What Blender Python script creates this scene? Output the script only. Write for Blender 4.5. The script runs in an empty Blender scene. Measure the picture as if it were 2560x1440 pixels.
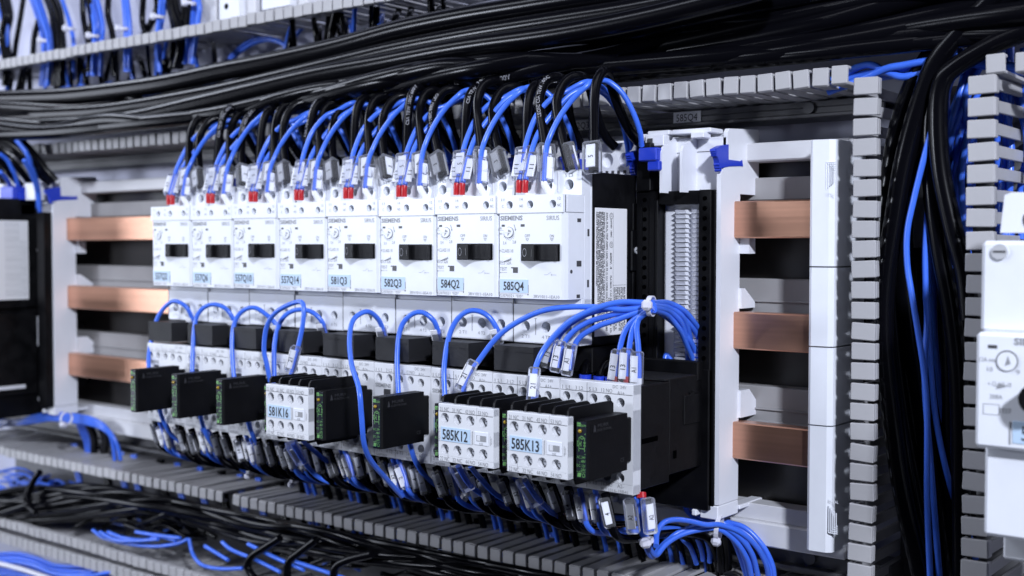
import bpy, math, random
from mathutils import Vector, Matrix
random.seed(7)
SC = bpy.context.scene
COL = SC.collection
S = 0.001                                   # everything below is written in millimetres

# ------------------------------------------------------------------ camera
FPX, YAW, PIT, ROL = 2984.6, math.radians(38.635), math.radians(2.0757), math.radians(0.0393)
CAM = Vector((363.37, -499.15, -17.22))
_f = Vector((-math.sin(YAW)*math.cos(PIT), math.cos(YAW)*math.cos(PIT), -math.sin(PIT)))
_r0 = Vector((math.cos(YAW), math.sin(YAW), 0)); _u0 = _r0.cross(_f)
_r = _r0*math.cos(ROL)+_u0*math.sin(ROL); _u = -_r0*math.sin(ROL)+_u0*math.cos(ROL)
cam_d = bpy.data.cameras.new('camera'); cam = bpy.data.objects.new('camera', cam_d); COL.objects.link(cam)
cam_d.sensor_width = 36; cam_d.lens = FPX/2560*36; cam_d.clip_start = 0.01; cam_d.clip_end = 30
cam.matrix_world = Matrix(((_r.x, _u.x, -_f.x, CAM.x*S), (_r.y, _u.y, -_f.y, CAM.y*S), (_r.z, _u.z, -_f.z, CAM.z*S), (0, 0, 0, 1)))
cam_d.dof.use_dof = True; cam_d.dof.focus_distance = 0.625; cam_d.dof.aperture_fstop = 9
SC.camera = cam
def at(x, y, Y):                            # point of the photograph on the plane of depth Y
    d = _f+_r*((x-1280)/FPX)-_u*((y-720)/FPX)
    return CAM+d*((Y-CAM.y)/d.y)
def atx(x, y, X):
    d = _f+_r*((x-1280)/FPX)-_u*((y-720)/FPX)
    return CAM+d*((X-CAM.x)/d.x)

# ------------------------------------------------------------------ world, lamps, exposure
W = bpy.data.worlds.new('World'); SC.world = W; W.use_nodes = True
W.node_tree.nodes['Background'].inputs[0].default_value = (0.35, 0.42, 0.9, 1)
W.node_tree.nodes['Background'].inputs[1].default_value = 0.012
def lamp(name, loc, tgt, size, power, col, sy=None):
    d = bpy.data.lights.new(name, 'AREA'); d.energy = power; d.color = col; d.size = size*S
    if sy: d.shape = 'RECTANGLE'; d.size_y = sy*S
    o = bpy.data.objects.new(name, d); COL.objects.link(o); o.location = Vector(loc)*S
    o.rotation_euler = (Vector(tgt)-Vector(loc)).to_track_quat('-Z', 'Y').to_euler(); return o
lamp('key_lamp', (1100, -900, 640), (-60, 0, -60), 105, 25, (0.81, 0.865, 1.0))
lamp('front_lamp', (-900, -900, 120), (-380, 0, -80), 200, 5.0, (0.80, 0.86, 1.0))
lamp('left_lamp', (-1850, -720, -80), (-300, 60, -120), 380, 6.5, (0.80, 0.86, 1.0), 900)
lamp('top_lamp', (50, -330, 760), (-150, 60, 60), 900, 1.0, (0.84, 0.87, 1.0), 140)
lamp('ceiling_lamp', (-1000, -480, 760), (-450, 60, 0), 1500, 6.5, (0.80, 0.86, 1.0), 170)
SC.view_settings.view_transform = 'Standard'; SC.view_settings.look = 'None'; SC.view_settings.exposure = 0.42; SC.view_settings.gamma = 1
SC.cycles.use_denoising = True
SC.cycles.max_bounces = 8; SC.cycles.transparent_max_bounces = 16

# ------------------------------------------------------------------ materials
MATS = {}
def mat(name, col, rough=0.4, metal=0.0, spec=0.5, noise=None, bump=None, streak=None, coat=0):
    m = bpy.data.materials.new(name); m.use_nodes = True; nt = m.node_tree; b = nt.nodes['Principled BSDF']
    b.inputs['Base Color'].default_value = (*col, 1); b.inputs['Roughness'].default_value = rough
    b.inputs['Metallic'].default_value = metal; b.inputs['Specular IOR Level'].default_value = spec
    if coat: b.inputs['Coat Weight'].default_value = coat
    L = nt.links.new
    if noise or bump or streak:
        tc = nt.nodes.new('ShaderNodeTexCoord'); mp = nt.nodes.new('ShaderNodeMapping'); L(tc.outputs['Object'], mp.inputs[0])
        if streak: mp.inputs['Scale'].default_value = streak
    if noise:                               # (scale, amount): blotches in colour and roughness
        n = nt.nodes.new('ShaderNodeTexNoise'); n.inputs['Scale'].default_value = noise[0]; n.inputs['Detail'].default_value = 5
        L(mp.outputs[0], n.inputs[0])
        r = nt.nodes.new('ShaderNodeMapRange'); r.inputs[1].default_value = 0.3; r.inputs[2].default_value = 0.7
        r.inputs[3].default_value = 1-noise[1]; r.inputs[4].default_value = 1+noise[1]; L(n.outputs[0], r.inputs[0])
        x = nt.nodes.new('ShaderNodeMix'); x.data_type = 'RGBA'; x.blend_type = 'MULTIPLY'; x.inputs[0].default_value = 1
        x.inputs[6].default_value = (*col, 1); L(r.outputs[0], x.inputs[7]); L(x.outputs[2], b.inputs['Base Color'])
        q = nt.nodes.new('ShaderNodeMath'); q.operation = 'MULTIPLY'; q.inputs[1].default_value = rough; L(r.outputs[0], q.inputs[0]); L(q.outputs[0], b.inputs['Roughness'])
    if bump:                                # (scale, strength)
        n2 = nt.nodes.new('ShaderNodeTexNoise'); n2.inputs['Scale'].default_value = bump[0]; n2.inputs['Detail'].default_value = 3
        L(mp.outputs[0], n2.inputs[0]); bp = nt.nodes.new('ShaderNodeBump'); bp.inputs['Strength'].default_value = bump[1]
        bp.inputs['Distance'].default_value = 0.0004; L(n2.outputs[0], bp.inputs['Height']); L(bp.outputs[0], b.inputs['Normal'])
    MATS[name] = m; return m
mat('white_plastic', (0.73, 0.75, 0.80), 0.36, noise=(60, 0.03), bump=(900, 0.05))
mat('adapter_white', (0.74, 0.75, 0.80), 0.33, noise=(40, 0.03))
mat('pale_plastic', (0.66, 0.67, 0.70), 0.42, noise=(60, 0.03), bump=(1500, 0.06))
mat('black_plastic', (0.003, 0.003, 0.0038), 0.48, spec=0.2, bump=(1800, 0.25), noise=(90, 0.25))
mat('satin_black', (0.0028, 0.0028, 0.0036), 0.45, spec=0.16, bump=(1200, 0.10), noise=(60, 0.3))
mat('grain_black', (0.008, 0.008, 0.010), 0.5, spec=0.35, bump=(2600, 0.9))
mat('duct_grey', (0.385, 0.38, 0.39), 0.40, noise=(45, 0.08), bump=(500, 0.06))
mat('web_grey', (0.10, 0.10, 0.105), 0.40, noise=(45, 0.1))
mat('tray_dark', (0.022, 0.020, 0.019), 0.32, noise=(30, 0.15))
mat('tray_grey', (0.30, 0.295, 0.30), 0.45, noise=(30, 0.1))
mat('rail_pale', (0.60, 0.60, 0.62), 0.4, noise=(30, 0.05))
mat('blue_wire', (0.050, 0.155, 0.74), 0.30, noise=(120, 0.06), bump=(300, 0.05))
mat('blue_clip', (0.015, 0.045, 0.50), 0.30, bump=(900, 0.15))
mat('black_cable', (0.0022, 0.0022, 0.0034), 0.21, spec=0.145, bump=(90, 0.06))
mat('red_ferrule', (0.42, 0.008, 0.014), 0.38)
mat('pale_ferrule', (0.78, 0.78, 0.80), 0.35)
mat('tag_white', (0.82, 0.82, 0.84), 0.45)
mat('nylon', (0.62, 0.62, 0.70), 0.35)
mat('label_blue', (0.46, 0.60, 0.76), 0.4)
mat('sticker_white', (0.80, 0.80, 0.82), 0.42)
mat('ink_black', (0.006, 0.006, 0.010), 0.5)
mat('ink_grey', (0.26, 0.265, 0.28), 0.5)
mat('cable_print', (0.36, 0.36, 0.40), 0.5)
mat('ink_green', (0.13, 0.34, 0.09), 0.45)
mat('emboss_black', (0.03, 0.03, 0.034), 0.3)
mat('front_navy', (0.012, 0.015, 0.024), 0.25)
mat('led_amber', (0.34, 0.22, 0.015), 0.15)
mat('hole_dark', (0.05, 0.05, 0.055), 0.5)
mat('screw_steel', (0.70, 0.71, 0.74), 0.30, metal=0.4)
mat('copper', (0.66, 0.36, 0.245), 0.32, metal=0.95, noise=(14, 0.16), bump=(420, 0.10), streak=(0.10, 4, 12))
mat('zinc_plate', (0.46, 0.47, 0.58), 0.45, metal=0.25, noise=(14, 0.16), bump=(130, 0.10))
mat('plate_hole', (0.0008, 0.0008, 0.001), 0.7, spec=0.0)
def clear(name, tint, a):
    m = bpy.data.materials.new(name); m.use_nodes = True; nt = m.node_tree; nt.nodes.clear(); L = nt.links.new
    o = nt.nodes.new('ShaderNodeOutputMaterial'); t = nt.nodes.new('ShaderNodeBsdfTransparent'); t.inputs[0].default_value = (*tint, 1)
    g = nt.nodes.new('ShaderNodeBsdfPrincipled'); g.inputs['Base Color'].default_value = (0.75, 0.76, 0.80, 1); g.inputs['Roughness'].default_value = 0.12
    fr = nt.nodes.new('ShaderNodeFresnel'); fr.inputs[0].default_value = 1.45
    ad = nt.nodes.new('ShaderNodeMath'); ad.operation = 'ADD'; ad.inputs[1].default_value = a; L(fr.outputs[0], ad.inputs[0])
    x = nt.nodes.new('ShaderNodeMixShader'); L(ad.outputs[0], x.inputs[0]); L(t.outputs[0], x.inputs[1]); L(g.outputs[0], x.inputs[2]); L(x.outputs[0], o.inputs[0])
    MATS[name] = m
clear('clear_sleeve', (0.92, 0.93, 0.96), 0.045)

# ------------------------------------------------------------------ mesh helpers
_glyph = {}
def glyphs(s, bold=0.0):
    k = (s, bold)
    if k in _glyph: return _glyph[k]
    c = bpy.data.curves.new('t', 'FONT'); c.body = s; c.size = 1; c.resolution_u = 2; c.offset = bold
    o = bpy.data.objects.new('t', c); me = bpy.data.meshes.new_from_object(o)
    vs = [(v.co.x, v.co.y) for v in me.vertices]; fs = [tuple(p.vertices) for p in me.polygons]
    bpy.data.objects.remove(o); bpy.data.meshes.remove(me); bpy.data.curves.remove(c)
    if vs:
        x0 = min(v[0] for v in vs); x1 = max(v[0] for v in vs)
        vs = [((v[0]-x0), v[1]/0.73) for v in vs]; w = (x1-x0)
    else: w = 0
    _glyph[k] = (vs, fs, w); return _glyph[k]

class MB:
    def __init__(s): s.v = []; s.f = []; s.m = []; s.sm = []
    def add(s, vs, fs, m, smooth=False):
        b = len(s.v); s.v += [tuple(v) for v in vs]
        for f in fs: s.f.append(tuple(b+i for i in f)); s.m.append(m); s.sm.append(smooth)
        return s
    def box(s, x0, x1, y0, y1, z0, z1, m, b=0.0):
        x0, x1 = min(x0, x1), max(x0, x1); y0, y1 = min(y0, y1), max(y0, y1); z0, z1 = min(z0, z1), max(z0, z1)
        if b <= 0:
            v = [(x, y, z) for x in (x0, x1) for y in (y0, y1) for z in (z0, z1)]
            return s.add(v, [(0, 1, 3, 2), (4, 6, 7, 5), (0, 4, 5, 1), (2, 3, 7, 6), (0, 2, 6, 4), (1, 5, 7, 3)], m)
        b = min(b, (x1-x0)*.45, (y1-y0)*.45, (z1-z0)*.45); v = []; idx = {}
        lo = (x0, y0, z0); hi = (x1, y1, z1)
        for i in range(8):
            sg = (i & 1, i >> 1 & 1, i >> 2 & 1)
            for a in range(3):
                p = [(hi[k] if sg[k] else lo[k]) if k == a else ((hi[k]-b) if sg[k] else (lo[k]+b)) for k in range(3)]
                idx[sg, a] = len(v); v.append(tuple(p))
        fs = []
        for a in range(3):
            o1, o2 = [k for k in range(3) if k != a]
            for e in (0, 1):
                q = []
                for p1, p2 in ((0, 0), (1, 0), (1, 1), (0, 1)):
                    sg = [0, 0, 0]; sg[a] = e; sg[o1] = p1; sg[o2] = p2; q.append(idx[tuple(sg), a])
                fs.append(q)
            for p1 in (0, 1):
                for p2 in (0, 1):
                    s0 = [0, 0, 0]; s0[o1] = p1; s0[o2] = p2; s1 = list(s0); s1[a] = 1
                    fs.append([idx[tuple(s0), o1], idx[tuple(s1), o1], idx[tuple(s1), o2], idx[tuple(s0), o2]])
        for i in range(8):
            sg = (i & 1, i >> 1 & 1, i >> 2 & 1); fs.append([idx[sg, 0], idx[sg, 1], idx[sg, 2]])
        c = Vector(((x0+x1)/2, (y0+y1)/2, (z0+z1)/2)); out = []
        for f in fs:
            p = [Vector(v[i]) for i in f]; n = (p[1]-p[0]).cross(p[2]-p[0]); g = sum(p, Vector())/len(p)
            out.append(f if n.dot(g-c) > 0 else f[::-1])
        return s.add(v, out, m)
    def prism(s, pts, axis, a0, a1, m, smooth=False):      # pts are 2D on the other two axes
        n = len(pts)
        def P(p, a): return (a, p[0], p[1]) if axis == 'x' else (p[0], a, p[1]) if axis == 'y' else (p[0], p[1], a)
        v = [P(p, a0) for p in pts]+[P(p, a1) for p in pts]
        s.add(v, [tuple(range(n)), tuple(range(2*n-1, n-1, -1))], m)
        s.add(v, [(i, i+n, (i+1) % n+n, (i+1) % n) for i in range(n)], m, smooth); return s
    def cyl(s, c, axis, r, h, m, n=14, r2=None):
        r2 = r if r2 is None else r2; v = []
        for k, rr in ((0, r), (h, r2)):
            for i in range(n):
                a = 2*math.pi*i/n; p, q = rr*math.cos(a), rr*math.sin(a)
                v.append((c[0]+k, c[1]+p, c[2]+q) if axis == 'x' else (c[0]+p, c[1]+k, c[2]+q) if axis == 'y' else (c[0]+p, c[1]+q, c[2]+k))
        s.add(v, [(i, (i+1) % n, (i+1) % n+n, i+n) for i in range(n)], m, True)
        s.add(v, [tuple(range(n-1, -1, -1)), tuple(range(n, 2*n))], m); return s
    def ball(s, c, r, m, n=8, sq=(1, 1, 1)):
        v = []; f = []
        for j in range(n+1):
            t = math.pi*j/n
            for i in range(n*2):
                a = math.pi*i/n; v.append((c[0]+sq[0]*r*math.sin(t)*math.cos(a), c[1]+sq[1]*r*math.sin(t)*math.sin(a), c[2]+sq[2]*r*math.cos(t)))
        for j in range(n):
            for i in range(n*2): f.append((j*2*n+i, j*2*n+(i+1) % (2*n), (j+1)*2*n+(i+1) % (2*n), (j+1)*2*n+i))
        return s.add(v, f, m, True)
    def holed(s, x0, x1, z0, z1, y, holes, m, depth=6, floor='hole_dark', wall=None, screw=None):
        hs = sorted(holes); wall = wall or m
        xs = [x0]+[(hs[i][0]+hs[i+1][0])/2 for i in range(len(hs)-1)]+[x1]
        for i, (cx, cz, r) in enumerate(hs):
            a0, a1 = xs[i], xs[i+1]
            an = [2*math.pi*k/18 for k in range(18)]+[math.atan2(zz-cz, xx-cx) % (2*math.pi) for xx in (a0, a1) for zz in (z0, z1)]
            an = sorted(set(round(a, 5) for a in an)); n = len(an); vi = []; vo = []
            for a in an:
                c, q = math.cos(a), math.sin(a); vi.append((cx+r*c, y, cz+r*q))
                t = min(((a1-cx)/c if c > 1e-9 else (a0-cx)/c if c < -1e-9 else 1e9), ((z1-cz)/q if q > 1e-9 else (z0-cz)/q if q < -1e-9 else 1e9))
                vo.append((cx+t*c, y, cz+t*q))
            s.add(vi+vo, [(k, (k+1) % n, (k+1) % n+n, k+n) for k in range(n)], m)
            vb = [(p[0], y+depth, p[2]) for p in vi]
            s.add(vi+vb, [(k, k+n, (k+1) % n+n, (k+1) % n) for k in range(n)], wall, True)
            s.add(vb, [tuple(range(n))], floor)
            if screw:
                s.cyl((cx+0.2, y+depth-2.2, cz), 'y', r*0.8, 2.0, screw, 12)
                s.box(cx-r*.6, cx+r*.8, y+depth-2.5, y+depth-2.15, cz-.3, cz+.3, 'hole_dark')
                s.box(cx-.2, cx+.4, y+depth-2.6, y+depth-2.15, cz-r*.6, cz+r*.6, 'hole_dark')
        return s
    def text(s, t, o, h, m, w=None, U=(1, 0, 0), V=(0, 0, 1), mid=True, bold=0.0, ctr=False):
        vs, fs, tw = glyphs(t, bold)
        if not vs: return s
        U = Vector(U); V = Vector(V); o = Vector(o); kx = (w/tw) if w else h*1.25
        if w is None: w = tw*kx
        oy = -0.5 if mid else 0; ox = -w/2 if ctr else 0
        return s.add([o+U*(v[0]*kx+ox)+V*((v[1]+oy)*h) for v in vs], fs, m)
    def tube(s, path, r, m, n=10, cap=True):
        ts = []; P = [Vector(p) for p in path]; N = len(P)
        for i in range(N): ts.append((P[min(i+1, N-1)]-P[max(i-1, 0)]).normalized())
        u = ts[0].orthogonal().normalized(); v = []
        for i in range(N):
            u = (u-ts[i]*u.dot(ts[i])).normalized(); w = ts[i].cross(u)
            for k in range(n):
                a = 2*math.pi*k/n; v.append(P[i]+(u*math.cos(a)+w*math.sin(a))*r)
        s.add(v, [(i*n+k, i*n+(k+1) % n, (i+1)*n+(k+1) % n, (i+1)*n+k) for i in range(N-1) for k in range(n)], m, True)
        if cap: s.add(v[:n], [tuple(range(n-1, -1, -1))], m); s.add(v[-n:], [tuple(range(n))], m)
        return s
    def obox(s, c, A, F, la, lw, lf, m, b=0.3):             # oriented box: A long axis, F facing axis
        t = MB().box(-lw/2, lw/2, -lf/2, lf/2, -la/2, la/2, m, b); A = Vector(A).normalized(); F = Vector(F); F = (F-A*F.dot(A)).normalized(); Wd = A.cross(F)
        return s.add([Vector(c)+Wd*p[0]-F*p[1]+A*p[2] for p in t.v], t.f, m)

def mesh_of(name, mb, org=(0, 0, 0)):
    me = bpy.data.meshes.new(name); o = Vector(org)
    me.from_pydata([((p[0]-o.x)*S, (p[1]-o.y)*S, (p[2]-o.z)*S) for p in mb.v], [], mb.f)
    ms = []
    for k in mb.m:
        if k not in ms: ms.append(k)
    for k in ms: me.materials.append(MATS[k])
    me.polygons.foreach_set('material_index', [ms.index(k) for k in mb.m]); me.polygons.foreach_set('use_smooth', mb.sm); me.update()
    return me
def obj(name, mb, parent=None, org=(0, 0, 0)):
    me = mb if isinstance(mb, bpy.types.Mesh) else mesh_of(name, mb, org)
    o = bpy.data.objects.new(name, me); COL.objects.link(o)
    if parent is not None: o.parent = parent
    else: o.location = Vector(org)*S
    return o
def tag(o, label, cat=None, group=None, kind=None):
    if label: o['label'] = label
    if cat: o['category'] = cat
    if group: o['group'] = group
    if kind: o['kind'] = kind
    return o
def thing(name, label, cat, loc=(0, 0, 0), group=None):
    o = bpy.data.objects.new(name, None); COL.objects.link(o); o.location = Vector(loc)*S; o.empty_display_size = 0.01
    return tag(o, label, cat, group)
def dup(root, loc, label=None):
    r = root.copy(); COL.objects.link(r); r.location = Vector(loc)*S
    if label: r['label'] = label
    for ch in list(root.children):
        c = ch.copy(); COL.objects.link(c); c.parent = r
        for g in ch.children:
            d = g.copy(); COL.objects.link(d); d.parent = c
    return r
def spline(pts, per=8):
    P = [Vector(p) for p in pts]; P = [P[0]*2-P[1]]+P+[P[-1]*2-P[-2]]; out = []
    for i in range(1, len(P)-2):
        a, b, c, d = P[i-1:i+3]
        n = max(3, min(14, int((c-b).length/3)+2)) if per is None else per
        for k in range(n):
            t = k/n; out.append(0.5*((2*b)+(c-a)*t+(2*a-5*b+4*c-d)*t*t+(3*b-a-3*c+d)*t**3))
    out.append(P[-2]); return out
def px(pts):                                # [(x, y, depth)] -> world points
    return [at(*p) for p in pts]
def pxy(pts, Y0, Y1, pw=1.0):               # depth runs evenly from Y0 to Y1
    n = len(pts)-1
    return [at(p[0], p[1], Y0+(Y1-Y0)*(i/n)**pw) for i, p in enumerate(pts)]
def wire(pts, r, m, label, cat='wire', group=None, name=None, n=10, per=6):
    path = spline(pts, per); o0 = path[0]
    o = obj(name or ('blue_wire' if m == 'blue_wire' else 'black_cable'), MB().tube(path, r, m, n), None, o0)
    tag(o, label, cat, group); o['_'] = 0; del o['_']
    return o, path, o0
def sleeve(root, o0, c, A, F, txt='', la=15.5, lw=6.2, lf=4.6, shift=1.1, tw=3.9, tl=11.6, inkm='ink_black'):
    c = Vector(c); A = Vector(A).normalized(); F = Vector(F); F = (F-A*F.dot(A)).normalized(); Wd = A.cross(F)
    sl = obj('marker_sleeve', MB().obox(c-Wd*shift, A, F, la, lw, lf, 'clear_sleeve', 0.9), root, o0)
    t = MB(); tc = c-Wd*shift*2+F*(lf/2-0.9)
    t.obox(tc, A, F, tl, tw, 0.8, 'tag_white', 0.15)
    if txt: t.text(txt, tc+F*0.46-A*(0.5), 2.7, inkm, w=1.35*len(txt), U=A, V=-Wd, ctr=True, bold=0.01)
    obj('marker_tag', t, sl, o0); return sl
def cable_print(root, path, o0, r, t, h=2.4, s0=4.0, face=None, m='cable_print', sp=1.0):
    vs, fs, tw = glyphs(t); L = [0]
    for i in range(1, len(path)): L.append(L[-1]+(path[i]-path[i-1]).length)
    out = []
    for vx, vy in vs:
        d = s0+vx*h*1.25*sp; i = 0
        while i < len(L)-2 and L[i+1] < d: i += 1
        k = (d-L[i])/max(1e-6, L[i+1]-L[i]); p = path[i].lerp(path[i+1], max(0, min(1.5, k))); T = (path[i+1]-path[i]).normalized()
        N = (CAM-p) if face is None else Vector(face); N = (N-T*N.dot(T)).normalized(); B = N.cross(T)
        a = (vy-0.5)*h/r; out.append(p+(N*math.cos(a)+B*math.sin(a))*(r+0.06))
    obj('cable_lettering', MB().add(out, fs, m), root, o0)
TOCAM = Vector((0.6, -0.8, 0.05))
# ------------------------------------------------------------------ setting: mounting plate, ducts, rails, busbars
pl = MB(); pl.box(-1500, 700, 140, 143, -700, 700, 'zinc_plate')
plate = obj('back_wall', pl); tag(plate, None, None, None, 'structure')
hm = MB()                                   # punched holes of the plate seen between duct and cables
for x, y, w, h in [(606, 147, 9, 9), (652, 142, 15, 17), (704, 135, 14, 14), (555, 155, 14, 14), (318, 192, 10, 12), (190, 205, 10, 10)]:
    p = at(x, y, 139.6); q = at(x+w, y+h, 139.6); hm.box(p.x, q.x, 139.6, 139.9, q.z, p.z, 'plate_hole')
obj('punched_hole', hm, plate)

def duct(label, loc=(0, 0, 0)):
    return thing('wiring_duct', label, 'cable duct', loc, 'slotted wiring ducts')
def finger_mesh(hw, lip, lo=0, ln=74):
    # a slat 2 mm thick running back into the duct, with its hooked T-shaped head at the front; X across, lip along +Z
    b = MB()
    b.box(-hw, hw, 3.5, ln, 0, 1.8, 'duct_grey', 0.25)
    b.box(-4.1, 4.1, 0, 4.6, 0, 1.8, 'duct_grey', 0.4)
    b.box(-4.2, 4.2, -0.6, 1.5, 0.4, lip, 'duct_grey', 0.4)
    b.box(-4.0, 4.0, 1.5, 5.0, lip-1.6, lip, 'duct_grey', 0.4)
    return b
RX = {'up': Matrix.Identity(4), 'down': Matrix.Rotation(math.pi, 4, 'Y'), 'right': Matrix.Rotation(math.pi/2, 4, 'Y'), 'left': Matrix.Rotation(-math.pi/2, 4, 'Y')}
def wall(root, way, axis, start, stop, pitch, fixed, Y, lip, seed=0, ln=74, skip=(), web=True):
    rnd = random.Random(seed); me = mesh_of('finger', finger_mesh(3.7 if axis == 'x' else 2.75, lip, 0, ln)); n = int(abs(stop-start)/pitch)+1
    tilt = 0; sg = 1 if stop > start else -1
    for i in range(n):
        if i in skip: continue
        a = start+sg*i*pitch; o = obj('finger', me, root)
        if rnd.random() < 0.16: tilt = rnd.uniform(-1.0, 1.0)
        j = rnd.uniform(-.25, .25)
        loc = Vector((a, Y+rnd.uniform(-.3, .3), fixed+tilt*.6+j)) if axis == 'x' else Vector((fixed+tilt*.4+j, Y+rnd.uniform(-.3, .3), a))
        o.matrix_local = Matrix.Translation(loc*S) @ RX[way] @ Matrix.Rotation(rnd.uniform(-.012, .012), 4, 'Z') @ Matrix.Rotation(rnd.uniform(-.02, .02), 4, 'X') @ Matrix.Rotation(rnd.uniform(-.055, .055), 4, 'Y')
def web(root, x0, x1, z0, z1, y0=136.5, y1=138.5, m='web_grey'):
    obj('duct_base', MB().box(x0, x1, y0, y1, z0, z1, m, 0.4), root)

# duct above the breakers: lower wall and upper wall, filled by the black cables
d = duct('long grey slotted duct above the breakers packed with black cables')
wall(d, 'up', 'x', 119, -800, 10.05, 61.5, 66, 9.4, 1)
wall(d, 'down', 'x', -140, -800, 10.05, 151, 66, 8.6, 2)
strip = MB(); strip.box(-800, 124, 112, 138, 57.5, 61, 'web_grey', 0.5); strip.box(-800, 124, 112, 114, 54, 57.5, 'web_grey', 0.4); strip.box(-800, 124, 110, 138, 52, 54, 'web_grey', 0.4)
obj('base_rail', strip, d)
for px_, t in [(1718, '585Q4'), (1450, '582Q3'), (1150, '581Q3')]:
    p = at(px_, 285, 111.6); l = obj('rail_label', MB().box(p.x-9.2, p.x+9.2, 111.2, 111.95, 53.8, 60.6, 'sticker_white', .2).text(t, (p.x, 111.1, 57.2), 4.4, 'ink_black', w=14, ctr=True), d)
obj('rivet', MB().cyl((atx(2022, 260, 0).x*0+at(2022, 262, 111).x, 110.4, 57.2), 'y', 3.2, 1.6, 'web_grey', 16), d)
# duct below the contactors
d = duct('long grey slotted duct below the contactors with blue and black wires inside')
wall(d, 'down', 'x', 150, -800, 10.05, -205, 66, 8.0, 3, skip=(51, 88))
wall(d, 'up', 'x', 100, -800, 10.05, -281, 66, 8.6, 4)
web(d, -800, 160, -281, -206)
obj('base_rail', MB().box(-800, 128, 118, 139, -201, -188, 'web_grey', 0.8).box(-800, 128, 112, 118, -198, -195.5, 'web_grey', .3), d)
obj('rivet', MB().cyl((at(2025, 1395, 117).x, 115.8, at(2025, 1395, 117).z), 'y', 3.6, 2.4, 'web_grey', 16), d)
# next duct further down, only its top edge is in the picture
d = duct('grey slotted duct along the lower left edge with loose blue wires below it')
wall(d, 'down', 'x', -330, -800, 10.05, -287, 70, 10, 5)
# vertical duct on the right: left and right wall
d = duct('tall upright grey slotted duct on the right holding thick black cables')
wall(d, 'right', 'z', 60.5, -200, 10.0, 126, 66, 12.5, 6)
web(d, 126, 195, -230, 66)
d2 = duct('tall upright grey slotted duct at right edge partly behind white breaker')
wall(d2, 'left', 'z', 56, -200, 10.15, 195.5, 62, 12.5, 7)
web(d2, 197, 330, -230, 66)
d3 = duct('short end of a grey slotted duct at the upper right corner')
wall(d3, 'up', 'x', 195, 245, 12.6, 60, 62, 9, 8)
# small loose strip leaning below the upper duct
p, q = at(388, 92, 70), at(516, 108, 112)
tag(obj('loose_finger', MB().obox((p+q)/2, q-p, (0, -.3, 1), (q-p).length, 4, 1.6, 'duct_grey', .3)), 'broken duct finger sticking out under the upper left duct', 'duct finger')

# tray and rails behind the busbars
tr = thing('busbar_tray', 'grey plastic tray with pale rails running behind the copper busbars', 'busbar tray')
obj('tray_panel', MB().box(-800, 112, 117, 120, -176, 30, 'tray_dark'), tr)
obj('top_rail', MB().box(-800, 112, 96, 113, 28.5, 38.5, 'rail_pale', 0.8), tr)
obj('bottom_rail', MB().box(-800, 112, 96, 113, -183, -170, 'rail_pale', 0.8).box(-800, 112, 100, 113, -170, -161, 'rail_pale', .4), tr)
obj('tray_ridge', MB().box(-800, 112, 106, 117, 7.5, 20, 'tray_grey', .5), tr)
for z in (-16, -76):
    obj('tray_ridge', MB().box(-800, 112, 106, 117, z-43, z-20, 'tray_grey', .5).box(-800, 112, 104.6, 106, z-33, z-32, 'tray_grey', .3).box(-800, 112, 104.6, 106, z-41, z-39, 'tray_grey', .3), tr)
for i, (zt, nm) in enumerate([(6.4, 'topmost'), (-53.6, 'middle'), (-113.6, 'lowest')]):
    b = obj('copper_busbar', MB().box(-800, 108, 82, 92, zt-20, zt, 'copper', 0.7), None, (-310, 82, zt))
    tag(b, '%s flat copper busbar running behind the adapters' % nm, 'busbar', 'copper busbars')

# white busbar end support on the right
sp = thing('busbar_support', 'white upright busbar end support in four stacked covers', 'busbar support', (98.9, 75, -68))
zs = [at(2022, y, 75).z for y in (349, 667, 866, 1062, 1377)]
for i in range(4):
    a, b_ = zs[i]-0.35+68, zs[i+1]+0.35+68
    prof = [(0, 3), (0.6, 1.2), (2.2, 0), (11, 0.6), (13.5, 2.4), (14, 5), (14, 40), (0, 40)]
    obj('cover', MB().prism([(x, y) for x, y in prof], 'z', b_, a, 'white_plastic'), sp)
lg = MB()
for (cx, cz, fl) in ((at(2076, 440, 75.0), at(2076, 440, 75).z, 1), (at(2082, 1300, 75), at(2082, 1300, 75).z, -1)):
    x0 = cx.x-98.9
    for k in range(5):
        lg.box(x0-2.6+k*1.0, x0-2.2+k*1.0, 0.1, 0.9, cz+68-7*fl*(1-.12*k), cz+68+7*fl, 'white_plastic', .12)
        lg.box(x0-2.6+k*1.0, x0+2.6, 0.1, 0.9, cz+68+(7-k)*fl-.2, cz+68+(7-k)*fl+.2, 'white_plastic', .12)
    lg.text('RITTAL', (x0-2.6, 0.35, cz+68-9.4*fl), 1.7, 'white_plastic', w=5.4)
obj('embossed_logo', lg, sp)

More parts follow.
